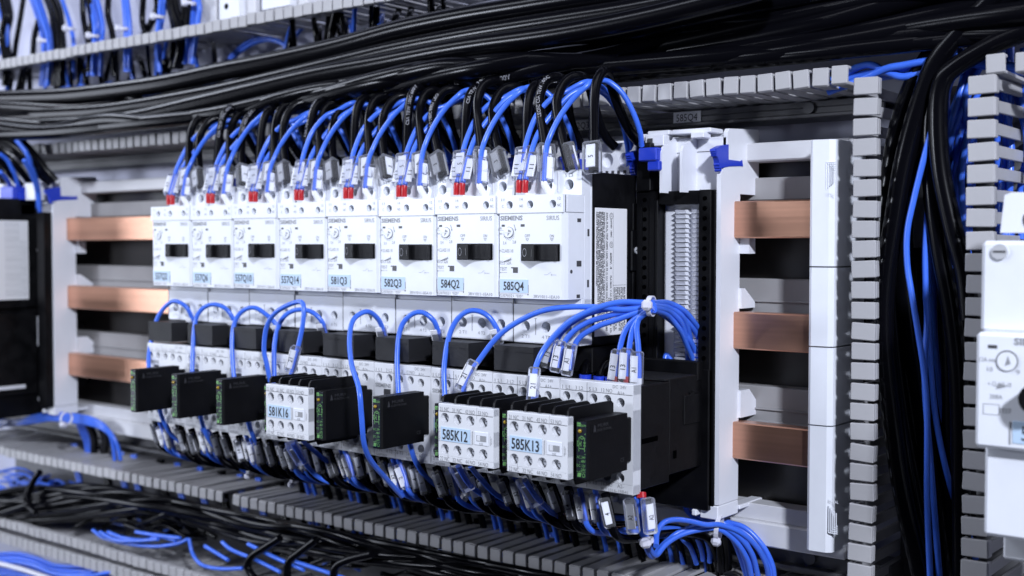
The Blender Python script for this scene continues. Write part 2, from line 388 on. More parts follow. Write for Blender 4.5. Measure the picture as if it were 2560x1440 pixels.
# ------------------------------------------------------------------ busbar adapters
def adapter_parts(t, w, full):
    b = MB(); b.box(0.4, w-0.4, 72, 80, -156, 10, 'adapter_white', .6); b.box(0.4, w-.4, 74, 82, 10, 41, 'adapter_white', .6)
    b.box(2, w-2, 82, 100, 30, 43, 'adapter_white', .6)
    obj('adapter_body', b, t)
    s = MB()                                # side plate with hooked head
    s.prism([(67, -157), (88.5, -157), (88.5, 10.5), (108, 10.5), (110, 12), (110.5, 45), (109, 47), (76, 45.2), (74, 43), (74, 26), (70, 24), (67, 20)], 'x', w-2.6, w, 'adapter_white')
    obj('side_plate', s, t)
    obj('foot', MB().box(w-11, w, 66, 89, -165, -157.5, 'adapter_white', .5).box(w-6, w+1, 89, 116, -163, -160.5, 'adapter_white', .5).box(w-14, w-11, 62, 70, -163.5, -160, 'adapter_white', .6), t)
    k = MB()
    pr = [atx(x, y, 53.2) for x, y in [(1788, 372), (1803, 364), (1821, 361), (1821, 399), (1851, 403), (1855, 400), (1857, 416), (1851, 415), (1822, 416), (1800, 421), (1796, 400)]]
    k.prism([(q.y, q.z) for q in pr], 'x', w-2.8, w+.4, 'blue_clip')
    for j in range(6):
        a = pr[0].lerp(pr[10], j/5.0) if j < 3 else pr[10].lerp(pr[9], (j-2)/3.0)
        k.cyl((w-2.9, a.y+.6, a.z-.8), 'x', 0.95, 3.2, 'blue_clip', 8)
    obj('latch', k, t)
    # hooks gripping the bars
    hk = lambda pts, x1: obj('bar_hook', MB().prism(pts, 'x', w-3, x1, 'adapter_white'), t)
    hk([(88, -22), (95, -22), (95, -12), (92, -12), (92, -9), (88, -9)], w+6)
    hk([(88, -52), (104, -52), (104, -49), (92, -41), (88, -41)], w+1.5)
    hk([(88, -112), (110, -112), (110, -107), (98, -97), (88, -97)], w+1.5)
    if full:
        f = MB(); f.box(1.6, 15.6, 64, 76, -158, 12.3, 'satin_black', .4); f.box(41.2, 48.6, 64, 79, -158, 12.3, 'satin_black', .4)
        f.box(15.6, 41.2, 65, 72, 4.8, 12.1, 'satin_black', .4); f.box(1.6, 48.6, 63, 76, -160, -84, 'satin_black', .4)
        f.box(48.6, 50.2, 66, 82, -158, 12, 'satin_black', .2)
        for x in (5.2, 9.6, 13.2): f.box(x, x+.5, 63.6, 64.4, -84, 8, 'satin_black')
        obj('carrier_frame', f, t)
        hl = MB()
        for x in (7.3, 45.0):
            for j in range(17): hl.cyl((x, 63.7, 7.6-j*5.35), 'y', 1.25, .6, 'plate_hole', 10)
        obj('locating_hole', hl, t)
        rk = MB()
        for xr in (25.0, 35.4):
            for j in range(33):
                z = 2-j*2.6; rk.prism([(72.2, z), (66.5, z-.2), (68.0, z-2.1), (72.2, z-2.3)], 'x', xr, xr+6.4, 'adapter_white')
        rk.box(16.4, 22, 71.2, 71.9, -84, 4.4, 'adapter_white', .2)
        obj('toothed_rack', rk, t)
        fn = MB()
        for x in (20.5, 33): fn.prism([(70, 11), (58, 11), (58, 33), (60, 36), (74, 42), (74, 11)], 'x', x, x+1.4, 'adapter_white')
        fn.box(6, 46, 73.7, 74.1, 33.2, 33.5, 'hole_dark'); fn.box(6, 18, 66, 76, 37, 43.5, 'adapter_white', .5); fn.box(8, 11, 65.2, 66.2, 38.5, 41.5, 'hole_dark'); fn.box(5, 19, 70, 76, 43.5, 46, 'adapter_white', .4); fn.box(22, 46, 68, 82, 43, 45.6, 'adapter_white', .4); fn.box(36, 44, 64, 72, 40, 43, 'adapter_white', .4); fn.box(8, 20, 71.7, 74.2, 23.5, 24, 'adapter_white')
        obj('partition', fn, t)
    else:
        fr = MB(); fr.box(1.2, w-3.2, 71.5, 78, -152, 9, 'satin_black', .4); obj('carrier_frame', fr, t)
    tp = MB()                               # white terminal block that takes the cable ends
    for j in range(3):
        tp.holed(4+j*12.5, 16.5+j*12.5, 22, 40, 70.5, [(10.2+j*12.5, 31, 4.2)], 'adapter_white', 4)
    tp.box(4, 41.5, 70.6, 82, 21.8, 22, 'adapter_white'); tp.box(3.6, 4, 70.5, 82, 22, 40, 'adapter_white'); tp.box(41.5, 42, 70.5, 82, 22, 40, 'adapter_white'); tp.box(4, 41.5, 70.6, 82, 40, 40.4, 'adapter_white')
    for j in range(9): tp.box(6+j*4, 7.6+j*4, 70.1, 70.6, 23.2, 25, 'hole_dark')
    if not full: obj('terminal_block', tp, t)
    if not full: obj('connector', MB().box(2, 11, 55, 70, 22, 32, 'blue_clip', .6).box(6, 11, 56, 70, 12, 22, 'blue_clip', .5), t)
    return t
IDS = ['557Q2', '557Q6', '557Q10', '557Q14', '581Q3', '582Q3', '584Q2', '585Q4']
A1 = adapter_parts(thing('busbar_adapter', 'x', 'busbar adapter', (0, 0, 0), 'busbar adapters'), 45, False)
for k in range(8):
    L = 'white busbar adapter with blue latch behind breaker %s' % IDS[k]
    if k == 0: A1.location = Vector((-360, 0, 0))*S; A1['label'] = L
    else: dup(A1, (45*(k-8), 0, 0), L)
A9 = adapter_parts(thing('busbar_adapter', 'empty white busbar adapter with black perforated frame right of breaker 585Q4', 'busbar adapter', (0, 0, 0), 'busbar adapters'), 53, True)
cn = MB(); p = at(1655, 362, 62)
cn.box(3, 12, 62, 74, 12.5, 39, 'satin_black', .5); obj('connector_housing', cn, A9)
q0, q1, q2 = at(1600, 428, 56), at(1650, 368, 56), at(1616, 403, 56)
obj('connector', MB().box(q0.x, q1.x-1, 54, 63, q2.z, q1.z, 'blue_clip', .6).box(q2.x+1, q1.x, 55, 63, q0.z, q2.z, 'blue_clip', .6), A9)
# adapter of the device at the far left
LA = adapter_parts(thing('busbar_adapter', 'white busbar adapter with blue latch at the left edge', 'busbar adapter', (-651.5, 2, -3), 'busbar adapters'), 45, False)
lb = MB(); lb.box(30, 42.2, 60, 72, -158, 14, 'satin_black', .5); obj('carrier_frame', lb, LA)
# ------------------------------------------------------------------ breakers
def breaker_parts(t):
    obj('rear_body', MB().box(0.4, 44.6, 24, 70.5, -71.5, 21.6, 'black_plastic', .6), t)
    c = MB(); c.prism([(0.25, 0.8), (0.9, 0), (42.2, 0), (43.6, 0.7), (44.75, 2.6), (44.75, 17), (0.25, 17)], 'z', -45.8, -0.5, 'white_plastic')
    c.box(0.3, 44.8, 22.7, 24.2, -50, 22.4, 'white_plastic', .4); c.box(44.1, 44.8, 17, 22.7, -50, 22.4, 'white_plastic', .2); c.box(.3, 1, 17, 22.7, -50, 22.4, 'white_plastic', .2)
    c.box(0.3, 44.8, 14.5, 24, -49.5, -45.8, 'white_plastic', .3)
    obj('front_cover', c, t)
    u = MB(); u.holed(.3, 44.7, 9, 21.8, 14.5, [(8.5, 14.6, 2.9), (22.5, 14.6, 2.9), (36.5, 14.6, 2.9)], 'white_plastic', 8)
    u.box(.3, 44.7, 14.5, 24, 21.8, 22.3, 'white_plastic', .15); u.box(44.3, 44.8, 14.6, 17.2, 9, 21.8, 'white_plastic'); u.box(.3, .8, 14.6, 17.2, 9, 21.8, 'white_plastic')
    for x in (15.5, 29.5): u.box(x-.2, x+.2, 14.1, 14.6, 11, 21.8, 'pale_plastic')
    u.text('1 L1', (8.5, 14.3, 19.6), 1.9, 'ink_grey', w=5.2, ctr=True).text('3 L2', (22.5, 14.3, 19.6), 1.9, 'ink_grey', w=5.2, ctr=True).text('5 L3', (36.5, 14.3, 19.6), 1.9, 'ink_grey', w=5.2, ctr=True)
    obj('upper_terminals', u, t)
    l = MB(); l.holed(.3, 44.7, -70, -50, 13, [(8.5, -61.5, 3.0), (22.5, -61.5, 3.0), (36.5, -61.5, 3.0)], 'white_plastic', 8)
    l.box(.3, 44.7, 13.2, 24, -70.6, -70, 'white_plastic', .2); l.box(44.3, 44.8, 13.2, 24, -70, -50, 'white_plastic'); l.box(.2, .7, 13.2, 24, -70, -50, 'white_plastic'); l.box(.3, 44.7, 12.95, 24, -50.2, -49.6, 'white_plastic')
    l.box(-.12, .28, 12.9, 13.3, -70, -46, 'hole_dark')
    for x in (8.5, 22.5, 36.5): l.text('%s T%d' % ({8.5: ('2', 1), 22.5: ('4', 2), 36.5: ('6', 3)}[x]), (x, 12.8, -66.9), 1.9, 'ink_grey', w=5.2, ctr=True)
    l.box(15.4, 15.6, 12.75, 12.95, -66, -57, 'ink_grey'); l.box(14.6, 16.4, 12.75, 12.95, -57.2, -57, 'ink_grey')
    obj('lower_terminals', l, t)
    a = MB(); a.holed(-.4, 43.6, -.3, 8.6, -.6, [(8.2, 4.0, 2.15), (22, 4.0, 2.15), (37, 4.0, 2.15)], 'white_plastic', 7)
    a.prism([(-.4, -.5), (.2, 15), (43.4, 15), (43.6, -.5)], 'z', 8.6, 9.1, 'white_plastic'); a.box(43.3, 43.65, -.5, 1.2, -.3, 8.7, 'white_plastic'); a.box(43.9, 44.9, 1.2, 16.5, -.3, 8.9, 'white_plastic', .2)
    a.box(-.4, 0, -.5, 15, -.3, 8.6, 'white_plastic'); a.box(-.4, 43.6, -.4, 3, -.55, -.25, 'pale_plastic')
    for x, p, q in ((3.6, '11', 'C'), (16.2, '14', 'NO'), (41.2, '12', 'NC')):
        a.text(p, (x, -.75, 6.9), 1.6, 'ink_grey', w=1.9, ctr=True).text(q, (x, -.75, 3.4), 1.6, 'ink_grey', w=1.2*len(q), ctr=True)
    obj('auxiliary_contact', a, t)
    s = MB(); s.box(15.8, 41.2, -.5, .3, -25.8, -16.8, 'satin_black', .2); s.prism([(16.3, -.9), (17, -1.4), (28.6, -6.0), (29.4, -5.6), (29.4, 0), (16.3, 0)], 'z', -25.4, -17.3, 'black_plastic')
    prof = [(29.4, -3.8), (31, -2.2), (34, -1.3), (38, -1.2), (40.6, -1.9), (40.6, -.3), (29.4, -.3)]
    s.prism(prof, 'z', -25.3, -17.4, 'grain_black', True)
    ring = []
    for k in range(24):
        q = 2*math.pi*k/24; ring += [(20+k2*math.cos(q), -1.55-(20+k2*math.cos(q)-17)*.3966-.1, -21.3+(k2+.3)*math.sin(q)) for k2 in (1.9, 1.62)]
    s.add(ring, [(2*k, 2*((k+1) % 24), 2*((k+1) % 24)+1, 2*k+1) for k in range(24)], 'cable_print'); s.box(26.4, 26.65, -5.4, -5.0, -23.4, -19.4, 'emboss_black')
    obj('rocker_switch', s, t)
    d = MB(); d.cyl((7.4, -.12, -10.6), 'y', 3.05, .3, 'hole_dark', 22); d.cyl((7.4, -.9, -10.6), 'y', 2.75, .9, 'white_plastic', 22, 2.85)
    d.prism([(6.9, -12.6), (7.6, -9.0), (9.6, -9.9)], 'y', -1.0, -.85, 'ink_grey'); d.box(5.6, 9.2, -1.05, -.9, -10.9, -10.4, 'pale_plastic')
    obj('setting_dial', d, t)
    r = MB()
    for x0, x1, z0, z1 in ((2.4, 4.4, -7.5, -6.4), (15.4, 17.9, -7.6, -6.3), (10.2, 13.4, -32.2, -29.2), (8.9, 10.2, -29.8, -29.2), (18.6, 20.3, -40.2, -39.9), (20.1, 20.5, -44, -38.6)): r.box(x0, x1, -.18, .1, z0, z1, 'hole_dark')
    for y0, y1, z0, z1 in ((10.4, 13.6, -5.3, -3.4), (19.6, 21.2, -12.7, -8.9), (9.9, 14, -28.6, -25.6), (19.4, 21, -39.7, -35.8), (9.9, 12.8, -45.1, -43.3)): r.box(44.6, 44.95, y0, y1, z0, z1, 'hole_dark')
    r.cyl((44.6, 2.9+2.2, -31.2), 'x', 1.0, .35, 'hole_dark', 12)
    r.prism([(3.4, -26.4), (8.6, -24.5), (8.0, -23.4), (4, -23.6)], 'y', -.5, .1, 'white_plastic'); r.prism([(3.4, -26.4), (8.8, -25.3), (8.6, -24.5)], 'y', -.6, .1, 'ink_grey')
    obj('recess', r, t)
    p = MB(); Y = -.13; g = 'ink_grey'
    p.text('SIEMENS', (1.4, Y, -2.9), 2.5, g, w=15.2, bold=.03); p.text('SIRIUS', (32.5, Y, -3.1), 2.5, g, w=8.2)
    p.text('OFF', (18.1, Y, -12.4), 1.8, g, w=3.5).text('ON', (34.6, Y, -12.6), 1.8, g, w=2.7)
    for x in (19.8, 36): p.add([(x-1.2, Y, -13.9), (x+1.2, Y, -13.9), (x, Y, -15.4), (x-.7, Y, -14.2), (x+.7, Y, -14.2), (x, Y, -15)], [(0, 1, 4, 3), (1, 2, 5, 4), (2, 0, 3, 5)], g)
    p.text('CLASS 10', (2.4, Y, -20.4), 1.9, g, w=7.8).text('<', (.9, Y, -20.4), 1.9, g, w=1.2).text('52A', (5.8, Y, -26.9), 1.8, g, w=3.0).text('TEST', (1.0, Y, -30.1), 1.9, g, w=4.9)
    p.box(1.2, 6, Y, Y+.02, -32.2, -32.05, g); p.text('<', (1.0, Y, -32.15), 1.2, g, w=.8); p.text('3,4', (3.3, Y, -16.2), 1.7, g, w=2.2).text('2,8', (9.8, Y, -15.7), 1.7, g, w=2.3)
    p.text('4A', (.3, Y, -8.2), 1.7, g, w=2).text('max', (.3, Y, -11), 1.4, g, w=2.6); p.box(.3, 3.6, Y, Y+.02, -9.7, -9.55, g)
    for k in range(9):
        q = math.radians(200+k*16); u = Vector((math.cos(q), 0, math.sin(q))); c0 = Vector((7.4, Y, -10.6)); n = Vector((-u.z, 0, u.x))*.09
        p.add([c0+u*3.4+n, c0+u*3.4-n, c0+u*(4.6 if k % 2 else 4.2)-n, c0+u*(4.6 if k % 2 else 4.2)+n], [(0, 1, 2, 3)], g)
    p.add([(10.6, Y, -6.4), (11, Y, -6.4), (12, Y, -9), (12.4, Y, -9), (11.7, Y, -10), (11.3, Y, -8.8), (11.6, Y, -8.9)], [(0, 1, 2, 6), (5, 3, 4)], g)
    p.box(1.1, 4.6, Y, Y+.02, -27.7, -27.5, g).box(1.1, 4.6, Y, Y+.02, -26.1, -25.9, g).box(1.1, 1.3, Y, Y+.02, -27.7, -25.9, g).box(4.4, 4.6, Y, Y+.02, -27.7, -25.9, g).text('I>', (1.8, Y, -26.8), 1, g, w=1.6)
    p.box(31, 33, Y, Y+.02, -33, -32.85, g).add([(33, Y, -33), (33.1, Y, -32.8), (35.4, Y, -31.4), (35.3, Y, -31.6)], [(0, 1, 2, 3)], g).box(35.5, 39, Y, Y+.02, -33, -32.85, g).box(35.7, 35.85, Y, Y+.02, -33.5, -32.3, g)
    p.text('G/070321', (1.0, Y, -44.5), 1.6, g, w=9.6).text('*E05*', (12, Y, -44.5), 1.6, g, w=4.8)
    obj('printed_text', p, t)
def breaker_label(t, idt, model):
    l = obj('id_label', MB().box(1.3, 20.4, -.35, 0, -42.9, -35.7, 'label_blue', .12).box(1.0, 1.3, -.3, 0, -43.2, -35.4, 'white_plastic').box(1.0, 20.7, -.3, 0, -43.2, -42.9, 'white_plastic'), t)
    obj('lettering', MB().text(idt, (10.8, -.5, -39.1), 4.7, 'ink_black', w=2.75*len(idt), ctr=True, bold=.015), l)
    obj('model_text', MB().text(model, (42 if False else 24, -.13, -44.4), 1.8, 'ink_grey', w=17), t)
MODELS = ['3RV1011-1BA10', '3RV1011-1BA10', '3RV1011-1BA10', '3RV1011-1BA10', '3RV1011-1DA10', '3RV1011-0EA10', '3RV1011-1EA10', '3RV1011-1EA10']
blab = lambda k: 'white motor circuit breaker labelled %s with black rocker switch' % IDS[k]
b0 = thing('circuit_breaker', blab(0), 'circuit breaker', (-360, 0, 0), 'row of white circuit breakers'); breaker_parts(b0)
_j = [0, .25, -.2, .3, -.1, .2, -.25, 0]
BR = [b0]+[dup(b0, (45*(k-8), _j[k]*1.2, _j[7-k]), blab(k)) for k in range(1, 8)]
for k in range(8): breaker_label(BR[k], IDS[k], MODELS[k])
# warning label on the right flank of the last breaker
U = (0, 0, -1); V = (0, 1, 0)
st = obj('warning_label', MB().box(44.6, 45.0, 26.5, 57.5, -66.5, 2.6, 'sticker_white', .18), BR[7])
tx = MB(); X = 45.08
def side(t, y, z, h, w, m='ink_black'): tx.text(t, (X, y, z), h*1.05, m, w=w, U=U, V=V, bold=.035)
side('WARNING: IF AN OVERLOAD OR A FAULT CURRENT INTERRUPTION OC', 35.0, 0.5, 1.25, 62)
side('MUST BE EXAMINED AND REPLACED IF DAMAGED. TO REDUCE THE RISK', 33.6, 0.5, 1.25, 62)
side('SHOULD BE EXAMINED, REPLACE BREAKER. OVERLOAD RELAY', 32.2, 0.5, 1.25, 57)
side('ELECTRIC SHOCK. TO MAINTAIN OVERCURRENT SHORT CIRCUIT', 30.8, 0.5, 1.25, 60)
side('THE MANUFACTURERS INSTRUCTIONS FOR SELECTION OF OVERLOAD', 29.4, 0.5, 1.25, 62)
side('CIRCUIT PROTECTION MUST BE FOLLOWED.', 28.0, 0.5, 1.25, 40)
side('DIAL IS FLA, TRIP AMPS 125%, USE 75 C CU WIRE ONLY, BREAK ALL LINES', 37.8, 0.0, 1.2, 64)
side('LISTED  1EBC', 41.8, -3.2, 1.2, 10); side('600V. 4', 41.6, -21.5, 1.5, 9); side('FLA MAX. V AC 50/60Hz 200-240  460  575', 41.6, -34, 1.3, 31); side('HP 3ph  1  2  3', 39.8, -46, 1.2, 15)
side('MAN. MTR. CNTR. SUITABLE FOR', 55.2, -40.5, 1.2, 25); side('GROUP INSTALLATION. SUIT', 53.5, -40.5, 1.2, 23); side('FOR WIRE PROT. MAX FUSE', 51.8, -40.5, 1.2, 24); side('SHORT CIRCUIT CURRENT 65', 50.1, -40.5, 1.2, 24)
side('RMS SYM. 65KA, 480V', 48.4, -40.5, 1.2, 20); side('US CERTIFIED AS TYPE E', 46.7, -40.5, 1.2, 23); side('DISCONNECT MAX FUSE 60A', 45.0, -40.5, 1.2, 24)
for yy in (36.6, 43.6): tx.box(X-.02, X, yy, yy+.15, -64, 0.5, 'ink_black')
tx.box(X-.02, X, 43.6, 56.5, -39.4, -39.25, 'ink_black')
for zc, tt in ((-1.6, 'UL'), (-17.2, 'SA')):
    rg = []
    for k in range(20):
        q = 2*math.pi*k/20; rg += [(X, 41.8+1.7*math.cos(q), zc+1.7*math.sin(q)), (X, 41.8+1.45*math.cos(q), zc+1.45*math.sin(q))]
    tx.add(rg, [(2*k, 2*((k+1) % 20), 2*((k+1) % 20)+1, 2*k+1) for k in range(20)], 'ink_black'); tx.text(tt, (X, 41.8, zc+.9), 1.5, 'ink_black', w=1.8, U=U, V=V)
obj('lettering', tx, st)
obj('side_bracket', MB().box(44.6, 46.6, 60, 69, -32, -9, 'satin_black', .6).box(44.6, 45.4, 63, 70, -52, 6, 'satin_black', .4), BR[7])
obj('screw', MB().cyl((46.4, 64.5, -20.4), 'x', 2.0, 1.0, 'screw_steel', 14).box(47.35, 47.5, 62.8, 66.2, -20.7, -20.1, 'hole_dark'), BR[7])

# ------------------------------------------------------------------ link boxes between breaker and contactor
def link_parts(t):
    obj('box', MB().prism([(0.3, -4), (27, -4), (29, 22), (0.3, 22)], 'z', -84.5, -71.2, 'grain_black').box(0.2, 27.1, -4.3, 20, -74.2, -73.8, 'grain_black'), t)
    obj('bridge', MB().box(0.2, 44.8, 24.5, 62, -86, -72.2, 'satin_black', .5).box(33, 34, 10, 25, -84, -76, 'satin_black', .2), t)
l0 = thing('link_module', 'x', 'link module', (-360, 0, 0), 'black link modules'); link_parts(l0)
for k in range(8):
    L = 'black grained link module under breaker %s' % IDS[k]
    if k == 0: l0['label'] = L
    else: dup(l0, (45*(k-8), 0, 0), L)

# ------------------------------------------------------------------ contactors
def contactor_parts(t):
    b = MB(); b.box(.4, 44.6, 2, 30, -139.5, -87.5, 'black_plastic', .5); b.box(.6, 44.4, 30, 64, -136, -86.5, 'black_plastic', .5); b.box(.4, 44.8, 58, 64, -90, -79.5, 'satin_black', .6)
    b.box(44.2, 44.9, 2.5, 18, -116.5, -114, 'plate_hole'); b.box(44, 45.1, 44, 60, -112, -96, 'satin_black', .5); b.box(44, 45.2, 50, 54, -100, -95, 'satin_black', .3); b.box(43.8, 44.9, 34, 36.5, -128, -124, 'plate_hole')
    b.box(2, 44, 26, 57, -87, -86.3, 'grain_black')
    obj('rear_body', b, t)
    f = MB(); xs = (4.2, 12.5, 21, 29.4, 37.4)
    f.holed(.2, 44.8, -99, -91.6, -5, [(x, -94.6-(.9 if x > 35 else 0), 2.45) for x in xs], 'pale_plastic', 6)
    f.holed(.2, 44.8, -136, -129, -5, [(x, -133, 2.45) for x in xs], 'pale_plastic', 6)
    f.box(.2, 44.8, -5, 2, -91.6, -86.2, 'pale_plastic', .35); f.box(.2, 44.8, -5, 2, -141, -136, 'pale_plastic', .35); f.box(.2, 44.8, -5, 2, -129, -99, 'pale_plastic')
    for x in (.2, 44.4): f.box(x, x+.4, -4.95, 2, -140.9, -86.4, 'pale_plastic')
    f.box(17, 17.2, -5.05, -4.9, -98, -87, 'hole_dark'); f.box(17, 17.2, -5.05, -4.9, -140, -130, 'hole_dark'); f.box(-.1, .12, -4.6, 1, -141, -86.3, 'plate_hole')
    f.box(8, 13.5, -5.1, -4.8, -104.5, -101, 'hole_dark')
    obj('front_cover', f, t)
    p = MB(); g = 'ink_grey'; Y = -5.13
    for x, s, w in ((4, '1 L1', 4.6), (12.3, '3 L2', 4.8), (20.8, '5 L3', 4.9), (29.2, '13 NO', 6.6)): p.text(s, (x, Y, -89.9), 2.0, g, w=w, ctr=True)
    p.text('DC  24V', (36.8, Y, -87.7), 1.7, g, w=8, ctr=True).text('A1+', (37.6, Y, -90.6), 2.0, g, w=4.2, ctr=True).text('SIEMENS', (1.2, Y, -98.9), 2.3, g, w=12.6, bold=.03)
    for x, s, w in ((4, '2 T1', 4.6), (12.3, '4 T2', 4.8), (20.8, '6 T3', 4.9), (29.4, '14 NO', 6.6), (37.6, 'A2-', 3.8)): p.text(s, (x, Y, -137.1), 2.0, g, w=w, ctr=True)
    p.text('G/070321', (1.2, Y, -139.7), 1.5, g, w=9).text('3RT1016-1BB41', (25.5, Y, -139.7), 1.7, g, w=16.5).text('10E', (2, Y, -111), 2, g, w=5)
    obj('printed_text', p, t)
    l = obj('id_label', MB().box(2.5, 24, -5.4, -5, -122, -114, 'label_blue', .1), t)
CN = ['557Q2', '557Q6', '557Q10', '557Q14', '581Q3', '582Q3', '584Q2', '585Q4']
clab = lambda k: ('white fronted contactor below breaker %s' % CN[k]) if k < 8 else 'white fronted contactor at right end of the contactor row'
c0 = thing('contactor', clab(0), 'contactor', (-360, 0, 0), 'row of contactors'); contactor_parts(c0)
CT = [c0]+[dup(c0, (45*(k-8), 0, 0), clab(k)) for k in range(1, 9)]
for k, t_ in enumerate(['557K2', '557K6', '557K10', '557K14', '', '582K3', '584K2', '', '']):
    if t_:
        l = [c for c in CT[k].children if c.name.startswith('id_label')][0]
        obj('lettering', MB().text(t_, (13, -5.55, -118), 5, 'ink_black', w=2.9*len(t_), ctr=True), l)

# auxiliary contact blocks clipped on three contactors
def aux_parts(t):
    def obj(name, mb, par):
        mb.v = [(v[0]+6.4, v[1]-8.5, -98+(v[2]+98.9)*.968) for v in mb.v]; return globals()['obj'](name, mb, par)
    f = MB(); xs = (-1.9, 6.6, 15.2, 23.6)
    f.holed(-6.2, 30.2, -111, -103.2, -40, [(x, -106.4, 2.75) for x in xs], 'pale_plastic', 6)
    f.holed(-6.2, 30.2, -126.2, -118.6, -40, [(x, -122.8, 2.75) for x in xs], 'pale_plastic', 6)
    f.box(-6.2, 30.2, -40, -35.6, -103.2, -98.9, 'pale_plastic', .35); f.box(-6.2, 30.2, -40, -35.6, -129.6, -126.2, 'pale_plastic', .35); f.box(-6.2, 30.2, -40, -35.6, -118.6, -111, 'pale_plastic')
    for x in (-6.2, 29.8): f.box(x, x+.4, -39.9, -35.6, -129.4, -99, 'pale_plastic')
    f.box(18, 27, -40.4, -39.9, -118.3, -111.3, 'white_plastic', .3); f.box(19.6, 25.8, -40.55, -40.3, -116.2, -113.2, 'ink_grey'); f.box(19.9, 22, -40.7, -40.4, -116, -113.4, 'pale_plastic', .1)
    f.box(15.6, 16.3, -40.3, -39.9, -118.6, -111.6, 'white_plastic').box(16.4, 16.6, -40.35, -39.9, -118.4, -111.4, 'ink_grey')
    for x, z in ((19.4, -102), (.2, -125)): f.box(x-.07, x+.07, -40.06, -39.9, z-3, z+3, 'ink_grey')
    obj('front_cover', f, t)
    for z in (-106.4, -122.8):
        for x in xs:
            s = MB().cyl((x+.2, -36.4, z), 'y', 2.15, 2, 'screw_steel', 14)
            s.box(x-1.5, x+1.9, -36.55, -36.35, z-.25, z+.25, 'ink_grey').box(x-.05, x+.45, -36.6, -36.35, z-1.7, z+1.7, 'ink_grey'); obj('screw', s, t)
    b = MB(); b.box(-5, 29.6, -32.5, -4, -128, -100.4, 'satin_black', .4); obj('body', b, t)
    for i in range(5):
        x = -4.6+8.45*i
        f = MB(); yb = -9 if i < 4 else -1
        f.prism([(-33.4, -130), (-33.4, -98.6), (-38.6, -98.4), (-38.2, -96), (-36.8, -94.6), (yb-2, -94.6), (yb, -96), (yb, -131.5), (yb-2, -133), (-32, -133)], 'x', x-.6, x+.6, 'satin_black'); obj('fin', f, t)
    p = MB(); g = 'ink_grey'; Y = -40.14
    for x, a, c in zip(xs, ('21 NC', '31 NC', '43 NO', '53 NO'), ('22 NC', '32 NC', '44 NO', '54 NO')): p.text(a, (x-.2, Y, -101.7), 2.3, g, w=6.3, ctr=True).text(c, (x, Y, -127.8), 2.3, g, w=6.3, ctr=True)
    p.text('32E', (22.6, -40.55, -117.4), 1.1, g, w=2.4, ctr=True).text('3RH1911', (-5.6, Y, -119), 1.0, g, w=7, U=(0, 0, 1), V=(-1, 0, 0)).text('*E05*', (28.6, Y, -118), 1.1, g, w=5, U=(0, 0, 1), V=(-1, 0, 0))
    obj('printed_text', p, t)
AUX = {4: '581K16', 7: '585K12', 8: '585K13'}; a0 = None; AX = {}
for k, nm in AUX.items():
    L = 'black finned auxiliary contact block labelled %s with white front' % nm
    if a0 is None: a0 = thing('auxiliary_block', L, 'auxiliary contact', (45*(k-8), 0, 0), 'auxiliary contact blocks'); aux_parts(a0); r = a0
    else: r = dup(a0, (45*(k-8), 0, 0), L)
    AX[k] = r
for k, nm in AUX.items():
    l = obj('id_label', MB().box(2, 21.6, -48.85, -48.5, -117, -109.7, 'label_blue', .12), AX[k]); obj('lettering', MB().text(nm, (11.7, -49.0, -113.3), 5.4, 'ink_black', w=16.8, ctr=True, bold=.015), l)

